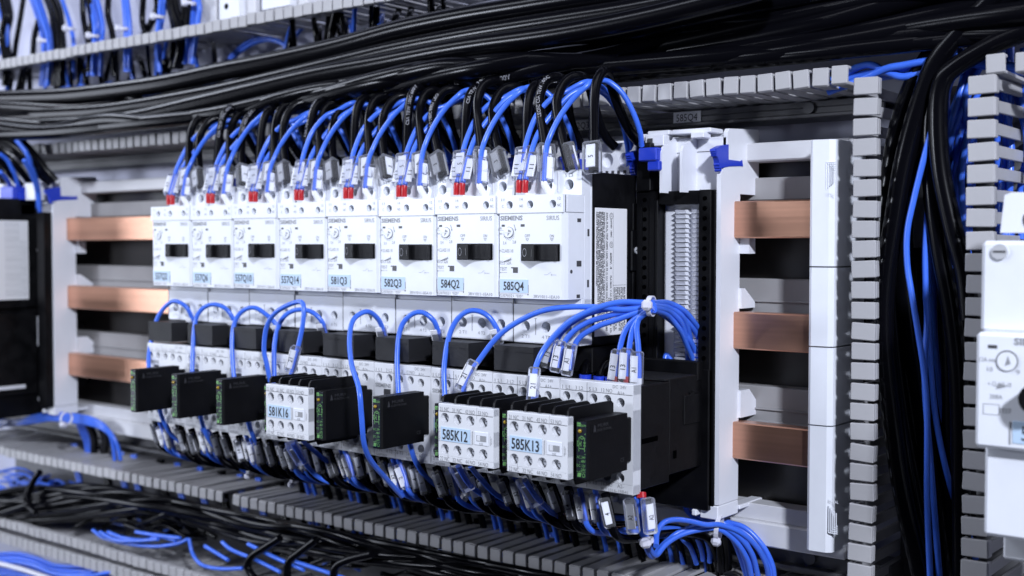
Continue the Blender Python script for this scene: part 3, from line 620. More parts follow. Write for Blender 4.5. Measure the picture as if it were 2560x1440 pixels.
# surge suppressors plugged into the contactors
def sup_parts(t):
    b = MB(); b.prism([(38.2, -43.6), (38.9, -44.4), (44.5, -44.4), (45.3, -43.4), (45.3, -11), (38.2, -11)], 'z', -127.2, -99.2, 'satin_black'); b.box(39.5, 44, -11, -5, -124, -102, 'satin_black', .5)
    obj('housing', b, t)
    f = MB(); Y = -44.75; g = 'ink_green'; f.box(38.9, 44.4, -44.6, -44.3, -126.6, -99.9, 'front_navy', .1)
    f.box(39.3, 41.3, Y, Y+.1, -102.2, -100.4, g); f.text('26504', (41.5, Y, -101.6), 1.2, g, w=2.8)
    f.box(39.5, 41.1, Y-.03, Y, -101.5, -101.3, 'front_navy')
    for (x0, z0, x1, z1) in ((41.4, -106.8, 42.8, -106.8), (41.4, -108, 42.8, -108), (41.4, -106.8, 41.4, -108), (42.8, -106.8, 42.8, -108), (42.8, -107.4, 43.6, -107.4), (43.6, -107.4, 43.6, -114), (40.4, -107.4, 41.4, -107.4), (40.4, -107.4, 40.4, -114), (40.4, -112.6, 43.6, -112.6), (39.5, -109, 41.6, -110.6), (39.5, -109, 39.5, -111.6), (39.5, -111.6, 41.6, -110.2), (41.6, -109, 41.6, -111.6), (43, -109.5, 44.2, -109.5), (43, -111.3, 44.2, -111.3), (43, -109.5, 44.2, -111.3), (44.2, -109.5, 43, -111.3)):
        a = Vector((x0, Y, z0)); c = Vector((x1, Y, z1)); n = Vector((-(c-a).z, 0, (c-a).x)).normalized()*.14; f.add([a+n, a-n, c-n, c+n], [(0, 1, 2, 3)], g)
    f.text('+', (43.5, Y, -105.6), 1.3, g, w=.9).text('-', (43.4, Y, -114.9), 1.3, g, w=.9)
    for z, s, x, w in ((-116.6, 'AC: 24V', 39.2, 4.9), (-118.5, '...48V', 40.6, 3.6), (-120.6, 'DC: 12V', 39.2, 4.9), (-122.4, '...24V', 40.6, 3.6)): f.text(s, (x, Y, z), 1.3, g, w=w)
    f.box(39.1, 44.2, Y, Y+.05, -123.6, -123.45, g); f.prism([(39.4, -126), (39.8, -124.1), (41.7, -124.1), (41.3, -126)], 'y', Y, Y+.1, g)
    rg = []
    for k in range(14):
        q = 2*math.pi*k/14; rg += [(43.1+.95*math.cos(q), Y, -125.1+.95*math.sin(q)), (43.1+.7*math.cos(q), Y, -125.1+.7*math.sin(q))]
    f.add(rg, [(2*k, 2*((k+1) % 14), 2*((k+1) % 14)+1, 2*k+1) for k in range(14)], g)
    obj('front_panel', f, t)
    obj('indicator_light', MB().ball((41, -44.9, -104.4), .95, 'led_amber', 6), t)
    e = MB(); U = (0, 1, 0); V = (0, 0, 1)
    e.box(45.2, 45.42, -41, -22.5, -105.6, -101, 'satin_black', .08); e.text('MURR', (45.5, -36.5, -102.4), 1.7, 'emboss_black', w=9, U=U, V=V).text('ELEKTRONIK', (45.5, -37, -104.5), 1.2, 'emboss_black', w=12, U=U, V=V).text('CE', (45.4, -17, -121.5), 2, 'emboss_black', w=3.2, U=U, V=V)
    e.prism([(-40, -105), (-39.4, -102), (-38.8, -102), (-38, -105)], 'x', 45.4, 45.5, 'emboss_black')
    obj('embossed_logo', e, t)
slab = lambda k: ['black surge suppressor on the leftmost contactor of the row', 'black surge suppressor second from the left end of the row', 'black surge suppressor third from left just left of block 581K16', 'black surge suppressor hidden behind auxiliary block 581K16', 'black surge suppressor directly right of auxiliary block 581K16', 'black surge suppressor standing alone between blocks 581K16 and 585K12', 'black surge suppressor mostly hidden behind auxiliary block 585K12', 'black surge suppressor mostly hidden behind auxiliary block 585K13', 'black surge suppressor with green print directly right of auxiliary block 585K13'][k]
s0 = thing('surge_suppressor', slab(0), 'surge suppressor', (-360, 0, 0), 'black surge suppressors'); sup_parts(s0)
for k in range(1, 9): dup(s0, (45*(k-8), 0, 0), slab(k))
# ------------------------------------------------------------------ wiring on top of the breakers (one loom, repeated with slack of its own)
def Z2(pts): return [(1220+a/4.236, 160+b/4.236) for a, b in pts]
LOOM = {
 'A': pxy(Z2([(328, 1262), (385, 930), (440, 720), (530, 520), (690, 350), (830, 290), (1000, 200), (1090, 190), (1200, 240), (1300, 360), (1420, 620), (1480, 900), (1490, 1120)]), 9, 76),
 'B': pxy(Z2([(394, 1262), (462, 930), (540, 720), (680, 530), (850, 345), (1000, 262), (1090, 245), (1190, 290), (1290, 380), (1440, 620), (1525, 900), (1535, 1120)]), 9, 78),
 'C': pxy(Z2([(596, 1268), (612, 950), (652, 780), (760, 560), (900, 370), (1050, 230), (1110, 185), (1200, 170), (1300, 200), (1430, 320), (1540, 520), (1610, 720), (1628, 870)]), 8, 58),
 '1': pxy(Z2([(615, 1120), (600, 850), (560, 560), (548, 360), (600, 200), (700, 140), (790, 165), (830, 330), (880, 620), (950, 790), (1000, 880)]), 14, 70),
 '3': pxy(Z2([(870, 1120), (800, 850), (745, 600), (730, 400), (780, 250), (870, 150), (980, 130), (1050, 170), (1100, 330), (1170, 600), (1250, 780), (1345, 880)]), 14, 70),
 '5': pxy(Z2([(1118, 1140), (1120, 800), (1122, 450), (1150, 200), (1215, 85), (1270, 110), (1310, 240), (1400, 500), (1490, 690), (1560, 790), (1620, 850)]), 14, 70),
}
rnd = random.Random(3)
for k in range(8):
    off = Vector((45*(k-7), 0, 0)); idn = IDS[k]
    for key in ('1', '3', '5', 'A', 'B', 'C'):
        base = LOOM[key]; n = len(base); P = []
        ja, jb, jc = rnd.uniform(-2.2, 2.2), rnd.uniform(-2.2, 2.2), rnd.uniform(-3, 2.5)
        if k == 7: ja = jb = jc = 0
        for i, p in enumerate(base):
            w = math.sin(math.pi*i/(n-1)); P.append(p+off+Vector((ja*w, jb*w, jc*w)))
        blk = key in '135'; r = 2.75 if blk else 1.5
        if blk:
            o, path, o0 = wire(P, r, 'black_cable', 'black cable arching up from terminal %s L%d of breaker %s' % (key, (int(key)+1)//2, idn), 'cable', 'black cables arching over the breakers', n=12, per=7)
            c = P[0].lerp(P[1], 0.42); A = P[1]-P[0]; F = {'1': (0.35, -1, .1) if k < 6 else (.8, -.6, 0), '3': (.1, -1, .1) if k % 3 != 1 else (0.95, -.2, .1), '5': (0.35, -1, .1)}[key]
            if key == '3' and k == 7: F = (0.9, 0.5, 0)
            sleeve(o, o0, c+Vector(F).normalized()*2.4, A, F, key, la=17, lw=9.5, lf=6.4, shift=.2, tw=5.0, tl=13)
            tx = {'1': 'LEONI CSA TEW 105C 600V', '3': 'VM-1 105C 600V LEONI CSA', '5': 'CSA TEW 105C 600V UL'}[key]
            if rnd.random() < .55: cable_print(o, path[9:], o0, r, tx[:rnd.choice((10, 14, 18))], 2.0, 3+rnd.uniform(0, 20), face=(rnd.uniform(-.3, 1), -.7, rnd.uniform(-.3, .8)), sp=1.2)
        else:
            nm = {'A': 'left', 'B': 'right', 'C': 'single'}[key]
            L = {'A': 'left wire of the blue pair with red ferrules on breaker %s', 'B': 'right wire of the blue pair with red ferrules on breaker %s', 'C': 'single blue wire with pale ferrule on auxiliary contact of breaker %s'}[key] % idn
            o, path, o0 = wire(P, r, 'blue_wire', L, 'wire', 'blue wires arching over the breakers', n=10, per=7)
            a, b = P[0], P[1]; A = b-a
            fm = 'pale_ferrule' if key == 'C' else 'red_ferrule'
            e = a+Vector((1.2, 3.5, -5.5)) if key == 'C' else a+Vector((-.6, 0.6, -5.0))
            f = MB().tube([a+A.normalized()*1.2, a, a.lerp(e, .5), e], 1.9 if key == 'C' else 1.72, fm, 12); obj('ferrule', f, o, o0)
            c = a.lerp(b, 0.52)
            F = {'A': (0.25, -1, .1), 'B': (0.25, -1, .1), 'C': (0.85, -.5, .1)}[key]
            sh = {'A': 1.25, 'B': -1.25, 'C': -1.2}[key]
            sleeve(o, o0, c, A, F, '11' if key != 'C' else '', la=16.5, lw=6.6, lf=4.6, shift=sh, tw=4.2, tl=12.4)

# ------------------------------------------------------------------ blue arcs from the suppressors up to the contactor coil terminals
ARC = [
 [(372, 925), (372, 890), (379, 850), (396, 790), (430, 754), (462, 764), (478, 790), (487, 822)],
 [(480, 945), (482, 880), (488, 806), (505, 773), (534, 761), (565, 772), (584, 800), (590, 826)],
 [(586, 960), (580, 866), (586, 809), (605, 779), (635, 769), (665, 786), (692, 813), (700, 836)],
 [(686, 965), (686, 866), (699, 809), (722, 782), (753, 774), (783, 782), (806, 806), (815, 836)],
 [(897, 960), (879, 917), (874, 845), (884, 799), (917, 779), (944, 796), (957, 823), (962, 842)],
 [(996, 985), (993, 890), (1001, 823), (1025, 789), (1055, 781), (1082, 799), (1094, 824), (1100, 850)],
 [(1112, 990), (1110, 924), (1119, 856), (1136, 809), (1162, 782), (1193, 777), (1223, 793), (1243, 824), (1250, 850)],
]
for k, a in enumerate(ARC):
    lab = 'blue wire arching from the suppressor below breaker %s to the row above' % IDS[k]
    P = pxy(a, -9, 14, 1.0)
    if k == 4: P = px([(1005, 1240, -2), (964, 1195, -22), (927, 1151, -40), (910, 1107, -50), (904, 1040, -54), (897, 970, -54), (879, 910, -40), (874, 845, -24), (884, 799, -14), (917, 779, -5), (944, 796, 3), (957, 823, 8), (962, 842, 10)])
    o, path, o0 = wire(P, 1.5, 'blue_wire', lab if k != 4 else 'long blue wire hanging in front of the suppressor right of block 581K16', 'wire', 'blue arcs over the link modules')
    A = P[-2]-P[-1]; sleeve(o, o0, P[-1].lerp(P[-2], .3), A, (.5, -.8, .1), '', la=9, lw=6, lf=4.4)
o, path, o0 = wire(pxy([(675, 955), (668, 915), (660, 873), (667, 816), (692, 779), (739, 756), (758, 762), (757, 809), (745, 868), (731, 925), (726, 945)], -10, -24), 1.5, 'blue_wire', 'blue looping wire with sleeve 21 entering block 581K16 from above', 'wire', 'blue arcs over the link modules')
sleeve(o, o0, at(738, 899, -23), at(745, 868, -23)-at(728, 935, -24), TOCAM, '21', la=16.5, shift=1.2)
TIE = at(1634, 768, 14)
def to_tie(pts, Y0, lab, grp='blue wires gathered in the tie right of breaker 585Q4', Y1=14, dz=0, r=1.5):
    P = pxy(pts, Y0, Y1, .8); return wire(P, r, 'blue_wire', lab, 'wire', grp, per=8)
o, path, o0 = to_tie([(1158, 985), (1166, 945), (1196, 903), (1240, 846), (1287, 809), (1354, 778), (1421, 768), (1500, 768), (1560, 774), (1625, 768)], -26, 'blue wire with sleeve 21 running from block 585K12 to the tie')
sleeve(o, o0, at(1172, 941, -24), at(1196, 903, -22)-at(1158, 980, -26), TOCAM, '21', la=17.5, shift=1.2)
o, path, o0 = to_tie([(1334, 1005), (1335, 955), (1342, 910), (1367, 863), (1421, 806), (1488, 772), (1549, 756), (1620, 757)], -26, 'blue wire with sleeve 21 running from block 585K13 to the tie')
sleeve(o, o0, at(1335, 963, -25), at(1338, 925, -24)-at(1332, 1000, -26), TOCAM, '21', la=18.5, shift=.3)
for i, (pts, t, y0) in enumerate([([(1372, 905), (1385, 865), (1405, 830), (1440, 800), (1490, 778), (1560, 768), (1625, 764)], '13', 5), ([(1395, 920), (1405, 870), (1430, 832), (1470, 806), (1520, 790), (1580, 775), (1628, 765)], '13', 2), ([(1424, 925), (1432, 880), (1448, 845), (1490, 818), (1540, 800), (1590, 782), (1630, 770)], 'A1', 0)]):
    o, path, o0 = to_tie(pts, y0, ['blue wire with sleeve 13 half hidden left of the other 13', 'blue wire with slanting sleeve 13 beside sleeve A1 on contactor of breaker 585Q4', 'blue wire with slanting sleeve A1 on contactor of breaker 585Q4'][i])
    q = at(*pts[0], y0); w = at(*pts[1], y0); sleeve(o, o0, q.lerp(w, .55), w-q, TOCAM, t, la=17, shift=1.2)
for i, (pts, t) in enumerate([([(1541, 945), (1547, 900), (1551, 865), (1564, 825), (1590, 795), (1628, 775)], '13'), ([(1568, 945), (1571, 895), (1576, 850), (1585, 815), (1605, 790), (1632, 775)], '13'), ([(1597, 950), (1598, 905), (1595, 860), (1592, 815), (1605, 785), (1634, 770)], 'A1')]):
    o, path, o0 = to_tie(pts, 10, ['upright blue wire with sleeve 13, left one of three on the end contactor', 'upright blue wire with sleeve 13, middle one of three on the end contactor', 'upright blue wire with sleeve A1 on the end contactor'][i], Y1=13)
    q = at(*pts[0], 10); w = at(*pts[1], 10); sleeve(o, o0, q.lerp(w, .6), w-q, (0.35, -1, .05), t, la=18, lw=6.4, shift=1.15, tl=13.5)
    f = MB().tube([q-(w-q).normalized()*5, q+(w-q).normalized()*1], 1.9, 'red_ferrule' if i < 2 else 'pale_ferrule', 10); obj('ferrule', f, o, o0)
for i, pts in enumerate([[(1630, 757), (1670, 757), (1708, 775), (1735, 805), (1752, 835), (1762, 880), (1764, 990)], [(1632, 762), (1668, 765), (1700, 785), (1728, 815), (1748, 850), (1757, 900), (1760, 990)], [(1634, 768), (1660, 775), (1690, 800), (1712, 830), (1735, 870), (1748, 920), (1752, 990)], [(1634, 772), (1655, 785), (1690, 812), (1720, 845), (1742, 885), (1753, 922), (1756, 990)], [(1636, 770), (1672, 778), (1702, 805), (1716, 850), (1720, 890), (1716, 925), (1712, 990)], [(1636, 775), (1670, 790), (1700, 825), (1718, 865), (1735, 905), (1742, 930), (1746, 990)], [(1634, 764), (1672, 770), (1705, 790), (1722, 830), (1730, 880), (1738, 925), (1740, 990)]]):
    wire([at(a, b, 14+55*min(1, j/(len(pts)-3))**.6) for j, (a, b) in enumerate(pts)], 1.5, 'blue_wire', 'blue wire leaving the tie and dropping into the perforated black frame', 'wire', 'blue wires dropping into the black frame')
wire(px([(1660, 930, 66), (1663, 895, 68), (1668, 888, 69), (1676, 900, 69), (1684, 925, 68)]), 1.5, 'blue_wire', 'short blue wire loop peeping over the end contactor in the frame', 'wire')
for i, pts in enumerate([[(1463, 942), (1465, 915), (1475, 900), (1484, 905)], [(1498, 946), (1505, 925), (1520, 908), (1538, 915)], [(1528, 948), (1536, 930), (1550, 925), (1562, 930)]]):
    o, path, o0 = wire(pxy(pts, 12, 40), 2.3, 'black_cable', 'short black cable with blue ferrule on the end contactor, %s of three' % ['left', 'middle', 'right'][i], 'cable', 'black cables on the end contactor')
    obj('ferrule', MB().tube([path[0]-Vector((0, 0, 1.8)), path[0]+Vector((0, 0, 1.2))], 3.3, 'blue_clip', 12), o, o0)

# ------------------------------------------------------------------ cable ties
def tie(c, lab, ax=(1, 0, 0), r=5.2, hd=(0, -1, 0), s=1.0):
    c = Vector(c); ax = Vector(ax).normalized(); hd = Vector(hd); hd = (hd-ax*hd.dot(ax)).normalized(); w = ax.cross(hd)
    o = tag(obj('cable_tie', MB().obox(c+hd*(r+1.2), w, hd, 5.4*s, 5.2*s, 4.6*s, 'nylon', 1.4), None, c), lab, 'cable tie', 'white cable ties')
    ring = []; n = 22
    for k in range(n):
        a = 2*math.pi*k/n
        for rr, x in ((r, -1.2), (r+.7, -1.2), (r+.7, 1.2), (r, 1.2)): ring.append(c+hd*math.cos(a)*rr+w*math.sin(a)*rr+ax*x)
    obj('strap', MB().add(ring, [(4*k+j, 4*k+(j+1) % 4, 4*((k+1) % n)+(j+1) % 4, 4*((k+1) % n)+j) for k in range(n) for j in range(4)], 'nylon'), o, c)
tie(TIE-Vector((1.5, 0, -0.5)), 'white cable tie holding the blue bundle right of breaker 585Q4', (1, .2, 0), 4.6, (0.7, -.7, .1))

# ------------------------------------------------------------------ wires leaving the contactors at the bottom
BOT = [
 ([(398, 1005), (404, 1040), (425, 1082), (462, 1112), (510, 1133), (552, 1147)], 'below the leftmost suppressor', (556, 1151)),
 ([(498, 1025), (507, 1062), (522, 1098), (554, 1137), (590, 1165), (622, 1182)], 'below the second suppressor from left', (627, 1187)),
 ([(618, 1045), (627, 1075), (640, 1104), (669, 1144), (706, 1181), (736, 1197)], 'below the third suppressor from left', (736, 1208)),
 ([(752, 1095), (775, 1118), (808, 1146), (842, 1170), (872, 1190)], 'leaving block 581K16 at its lower right', None),
 ([(733, 1110), (750, 1138), (768, 1165), (795, 1192), (830, 1207), (874, 1203)], 'with clear sleeve leaving block 581K16 from below', (880, 1210)),
 ([(1022, 1100), (1038, 1151), (1065, 1192), (1105, 1222), (1152, 1240)], 'below the lone suppressor between blocks 581K16 and 585K12', (1160, 1252)),
 ([(1145, 1165), (1165, 1200), (1185, 1222), (1222, 1246), (1268, 1270), (1298, 1280)], 'with clear sleeve leaving block 585K12 from below', (1303, 1289)),
 ([(1176, 1165), (1200, 1195), (1235, 1232), (1275, 1258), (1300, 1272)], 'behind the clear sleeve of block 585K12', None),
 ([(1312, 1200), (1335, 1235), (1360, 1262), (1385, 1284), (1425, 1292), (1462, 1302)], 'with clear sleeve leaving block 585K13 from below', (1468, 1318)),
]
for i, (pts, L, tp) in enumerate(BOT):
    P = pxy(pts, -22 if i not in (0, 1, 2, 5) else -14, 12)
    o, path, o0 = wire(P, 1.5, 'blue_wire', 'blue wire '+L, 'wire', 'blue wires leaving the contactors below')
    if i in (4, 6, 8):
        q, w = P[0], P[1]; sleeve(o, o0, q.lerp(w, .75), q-w, (0.55, -.85, .15), '', la=19, lw=7.4, lf=5.4, shift=1.2, tw=2.2)
    if tp: tie(at(tp[0], tp[1]-8, 13), 'white cable tie on the wires '+{0: 'below the leftmost suppressor', 1: 'below the second suppressor from left', 2: 'below the third suppressor from left', 4: 'below block 581K16', 5: 'left below block 585K12', 6: 'right below block 585K12', 8: 'below block 585K13'}[i], (1, .1, -.35), 2.6, (0.05, -.55, -.8), .85)
# marker sleeves in a row under each contactor
TX = ['A2', 'A2', '2', '4', '6']
rnd = random.Random(11)
for k in range(9):
    for j in range(5):
        t = ['14', 'A2', '2', '4', '6'][j]; x = 45*(k-8)+1+j*8.2+rnd.uniform(-1.4, 1.4); y = -1+rnd.uniform(-2, 3); zt = -141.5+rnd.uniform(-1.5, 1)
        if k == 8 and j == 4: continue
        blue = j in (1, 2); dx = (3.5+rnd.uniform(0, 3))*(.35 if k == 8 else .7); fx = .12 if k == 8 else 1
        P = [Vector((x, y, zt)), Vector((x+dx, y+1, zt-9)), Vector((x+dx*2, y+1.5, zt-19)), Vector((x+dx*2+7*fx, y+12, zt-25)), Vector((x+dx*2+14*fx, y+40, zt-28)), Vector((x+dx*2+22*fx, y+72, zt-33)), Vector((x+dx*2+27*fx, y+95, zt-42)), Vector((x+dx*2+29*fx, y+105, zt-62)), Vector((x+dx*2+30*fx, y+106, zt-90))]
        where = ('contactor of breaker %s' % CN[k]) if k < 8 else 'end contactor'
        o, path, o0 = wire(P, 1.5 if blue else 2.3, 'blue_wire' if blue else 'black_cable', '%s wire with sleeve %s, %s of the row under the %s' % ('blue' if blue else 'black', t, ('leftmost', 'second', 'third', 'fourth', 'rightmost')[j], where), 'wire', 'wires with marker sleeves under the contactors', per=5)
        F = (rnd.uniform(.0, .5) if j != 3 else .9, -.9, .1)
        sleeve(o, o0, P[0].lerp(P[2], .5)+Vector((0, -1.5 if not blue else 0, 0)), P[0]-P[2], F, t, la=15.5, lw=5.3 if blue else 5.8, lf=4.2, shift=1.0 if blue else .3, tw=3.6, tl=11.5)
# pair with sleeves A2 at the right end and the looped bundle going on to the right
for i, (pts, t, L) in enumerate([([(1592, 1242), (1598, 1290), (1606, 1335), (1618, 1372), (1632, 1392), (1650, 1370), (1690, 1335), (1735, 1318), (1795, 1313), (1845, 1340), (1880, 1385), (1895, 1440)], 'A2', 'left'), ([(1606, 1240), (1609, 1290), (1615, 1335), (1624, 1370), (1640, 1388), (1665, 1360), (1700, 1338), (1745, 1325), (1795, 1322), (1838, 1352), (1868, 1398), (1880, 1445)], 'A2', 'right')]):
    P = pxy(pts, 2, 90, 1.0); o, path, o0 = wire(P, 1.5, 'blue_wire', 'blue wire with %s one of the two A2 sleeves under the end contactor' % L, 'wire', 'blue loop at the lower right')
    c = at(1580+i*44, 1290, 2-i*1); sleeve(o, o0, c if i == 0 else c, at(1590+i*22, 1245, 2)-at(1600+i*20, 1330, 3), (0.3, -1, 0) if i == 0 else (.95, -.4, 0), t, la=18, lw=6.6, lf=4.8, shift=.2, tw=4.3, tl=12.5)
    obj('ferrule', MB().tube([at(1600+i*6, 1232, 3), at(1601+i*6, 1246, 2)], 1.9, 'red_ferrule', 10), o, o0)
tie(at(1616, 1352, 12), 'white cable tie on the pair with A2 sleeves under the end contactor', (.2, .1, -1), 3.2, (.45, -.8, -.1))
for i, pts in enumerate([[(1640, 1365), (1643, 1330), (1660, 1306), (1690, 1299), (1725, 1303), (1765, 1312), (1800, 1312), (1850, 1330), (1890, 1365), (1915, 1410), (1922, 1450)], [(1690, 1190), (1712, 1262), (1725, 1285), (1755, 1305), (1800, 1308), (1855, 1325), (1898, 1365), (1925, 1415), (1930, 1450)], [(1706, 1190), (1728, 1262), (1745, 1285), (1770, 1300), (1805, 1304), (1860, 1318), (1905, 1362), (1930, 1410), (1936, 1450)], [(1732, 1190), (1750, 1262), (1765, 1288), (1790, 1302), (1830, 1308), (1875, 1330), (1912, 1375), (1928, 1440)], [(1754, 1190), (1770, 1265), (1785, 1292), (1810, 1308), (1845, 1330), (1872, 1370), (1890, 1420), (1898, 1450)], [(1725, 1300), (1735, 1325), (1745, 1350), (1755, 1380), (1757, 1400)], [(1742, 1300), (1752, 1325), (1766, 1350), (1774, 1380), (1774, 1405)], [(1690, 1310), (1705, 1345), (1724, 1365), (1735, 1390), (1741, 1410)], [(1800, 1322), (1830, 1345), (1850, 1390), (1866, 1440)], [(1806, 1318), (1840, 1350), (1862, 1400), (1872, 1445)]]):
    wire(pxy(pts, (90 if 5 <= i <= 7 else 78) if i else 12, 100), 1.5, 'blue_wire', 'blue wire of the bundle bending down into the lower duct at right', 'wire', 'blue bundle at the lower right')
tie(at(1797, 1320, 70), 'white cable tie hanging below the foot of the empty adapter', (1, .3, -.1), 6.5, (0, -.5, -.85))
for i, pts in enumerate([[(1795, 1330), (1800, 1360), (1803, 1400), (1803, 1425)], [(1812, 1335), (1818, 1370), (1820, 1420)]]): wire(pxy(pts, 88, 100), 2.6, 'black_cable', 'short black cable dropping into the lower duct behind the blue bundle', 'cable', 'short black cables at the lower right')
for x in (1730, 1655): 
    pass
# ------------------------------------------------------------------ the thick black cables in the upper duct
def bundle(pts, Y, r, lab, grp, m='black_cable', cat='cable', n=12, per=6, wob=0, txt=None, Y1=None):
    Y1 = Y if Y1 is None else Y1
    P = [at(p[0], p[1], Y+(Y1-Y)*i/(len(pts)-1)) for i, p in enumerate(pts)]
    o, path, o0 = wire(P, r, m, lab, cat, grp, n=n, per=per)
    if txt: cable_print(o, path, o0, r, txt, r*.8, txt_s, sp=1.15)
    return o
G = 'thick black cables across the top'
txt_s = 30
bnd = lambda x: 350-.1*(x-100) if x > 100 else 350+.03*(100-x)
def clampb(x, y, r): return min(y, bnd(x)-r*(2.4+.0009*max(0, x))-3)
def big(x):
    q = [(300, 300), (500, 278), (650, 244), (800, 209), (950, 184), (1150, 147), (1400, 110), (1600, 72), (1800, 20), (3000, -200)]
    if x < 350: return -999
    for (a, b), (c, d) in zip(q, q[1:]):
        if a <= x <= c: return b+(d-b)*(x-a)/(c-a)
    return -999
bundle([(-60, 247), (80, 243), (200, 236), (400, 210), (560, 177), (700, 150), (850, 117), (1000, 76), (1150, 45), (1300, 20), (1500, -12), (1700, -40)], 58, 7.0, 'uppermost of the three thick glossy black cables rising to the right', G, n=18)
bundle([(-60, 292), (150, 284), (300, 272), (520, 234), (700, 193), (850, 157), (1000, 122), (1200, 84), (1400, 52), (1600, 20), (1900, -40)], 54, 6.2, 'middle one of the three thick glossy black cables rising to the right', G, n=18)
bundle([(-60, 318), (150, 312), (330, 296), (500, 258), (650, 222), (800, 187), (950, 160), (1150, 122), (1400, 86), (1600, 48), (1800, 0), (1950, -40)], 50, 6.6, 'lowest of the three thick glossy black cables rising to the right', G, n=18)
L0 = 'black cable weaving through the tangled cable bundle above the breakers'
G0 = 'black cables of the upper bundle'
named = [
 [(-60, 345), (120, 338), (280, 318), (420, 282), (560, 252), (700, 222), (840, 204), (980, 172), (1120, 152), (1280, 150), (1460, 152), (1640, 128), (1850, 90), (2100, 20), (2400, -60), (2700, -120)],
 [(-60, 330), (100, 328), (260, 300), (380, 292), (500, 275), (640, 250), (760, 215), (900, 175), (1000, 160), (1130, 165), (1280, 178), (1420, 172), (1600, 140), (1800, 110), (2050, 60), (2200, 20), (2450, -50), (2750, -130)],
 [(-60, 352), (140, 345), (330, 330), (480, 318), (620, 300), (740, 262), (860, 228), (960, 205), (1090, 178), (1240, 184), (1400, 190), (1560, 172), (1760, 140), (2000, 100), (2250, 60), (2500, 0), (2750, -60)],
 [(-60, 300), (150, 318), (300, 345), (460, 330), (600, 285), (700, 240), (830, 215), (980, 212), (1100, 206), (1230, 200), (1380, 165), (1550, 130), (1750, 70), (1950, 10), (2200, -60), (2500, -140)],
 [(-60, 360), (100, 348), (200, 330), (350, 338), (500, 345), (640, 318), (800, 268), (930, 236), (1080, 196), (1220, 168), (1400, 140), (1600, 110), (1800, 60), (2000, 0), (2250, -70), (2500, -140)],
 [(-60, 310), (90, 330), (220, 342), (380, 322), (520, 285), (660, 262), (800, 240), (950, 190), (1080, 172), (1200, 196), (1350, 205), (1520, 190), (1740, 160), (1960, 130), (2200, 90), (2450, 40), (2750, -30)],
]
for i, pts in enumerate(named):
    P = [at(p[0], clampb(p[0], max(p[1], big(p[0])+14), 5.4), 46+5*math.sin(i*1.9+j*1.1)+34*max(0, min(1, (p[0]-1200)/450))) for j, p in enumerate(pts)]
    o, path, o0 = wire(P, 4.9+.5*(i % 3), 'black_cable', 'front black cable of the bundle above the breakers, %s counted from the top' % ['second', 'fifth', 'third', 'sixth', 'first', 'fourth'][i], 'cable', G0, n=14, per=7)
    if i in (1, 3, 5): cable_print(o, path, o0, 4.95+.5*(i % 3), 'LEONI CSA TEW 105C 600V VW-1   LEONI CSA AWM 600V', 3.0, 330+60*i, sp=1.1)
rnd = random.Random(21)
for i in range(40):                         # the rest of the bundle, deeper in the duct
    layer = 0 if i < 9 else 1+(i-9)//16; Y = (58, 84, 102)[layer]+rnd.uniform(-6, 6); ya = rnd.uniform(256, 348)+layer*4; yb = rnd.uniform(-90, 175); ph = rnd.uniform(0, 6.3); amp = rnd.uniform(8, 24); wl = rnd.uniform(110, 190)
    xs = list(range(-80, 2900, 130)); P = []; rr = rnd.uniform(4.4, 6.0) if layer == 0 else rnd.uniform(3.4, 5.6)
    for x in xs:
        t = max(0, (x-150))/2100; y = ya+(yb-ya)*(t**1.15)+amp*math.sin(x/wl+ph)*(1-.4*t); P.append(at(x, clampb(x, max(y, big(x)+12) if layer == 0 else y, rr), Y+6*math.sin(x/150.0+ph*2)+(22*max(0, min(1, (x-1200)/450)) if layer == 0 else 0)))
    wire(P, rr, 'black_cable', L0, 'cable', G0, n=10, per=5)
for i in range(30):                         # cables fanning into the top right corner
    y0 = rnd.uniform(40, 205); Y = rnd.uniform(76, 112); s = rnd.uniform(.12, .3); P = []; ph = rnd.uniform(0, 6)
    for x in range(1420, 2750, 150):
        P.append(at(x, clampb(x, y0-(x-1420)*s*(1-.12*(x-1420)/1300)+7*math.sin(x/210+ph), 5), Y))
    o, path, o0 = wire(P, rnd.uniform(3.4, 5.6), 'black_cable', 'black cable fanning up into the dark upper right corner', 'cable', 'black cables in the upper right corner', n=10, per=5)
    if i % 5 == 0: cable_print(o, path, o0, 4.6, 'AWM 600V 105C LEONI CSA TEW', 2.6, 30+6*i, m='emboss_black')

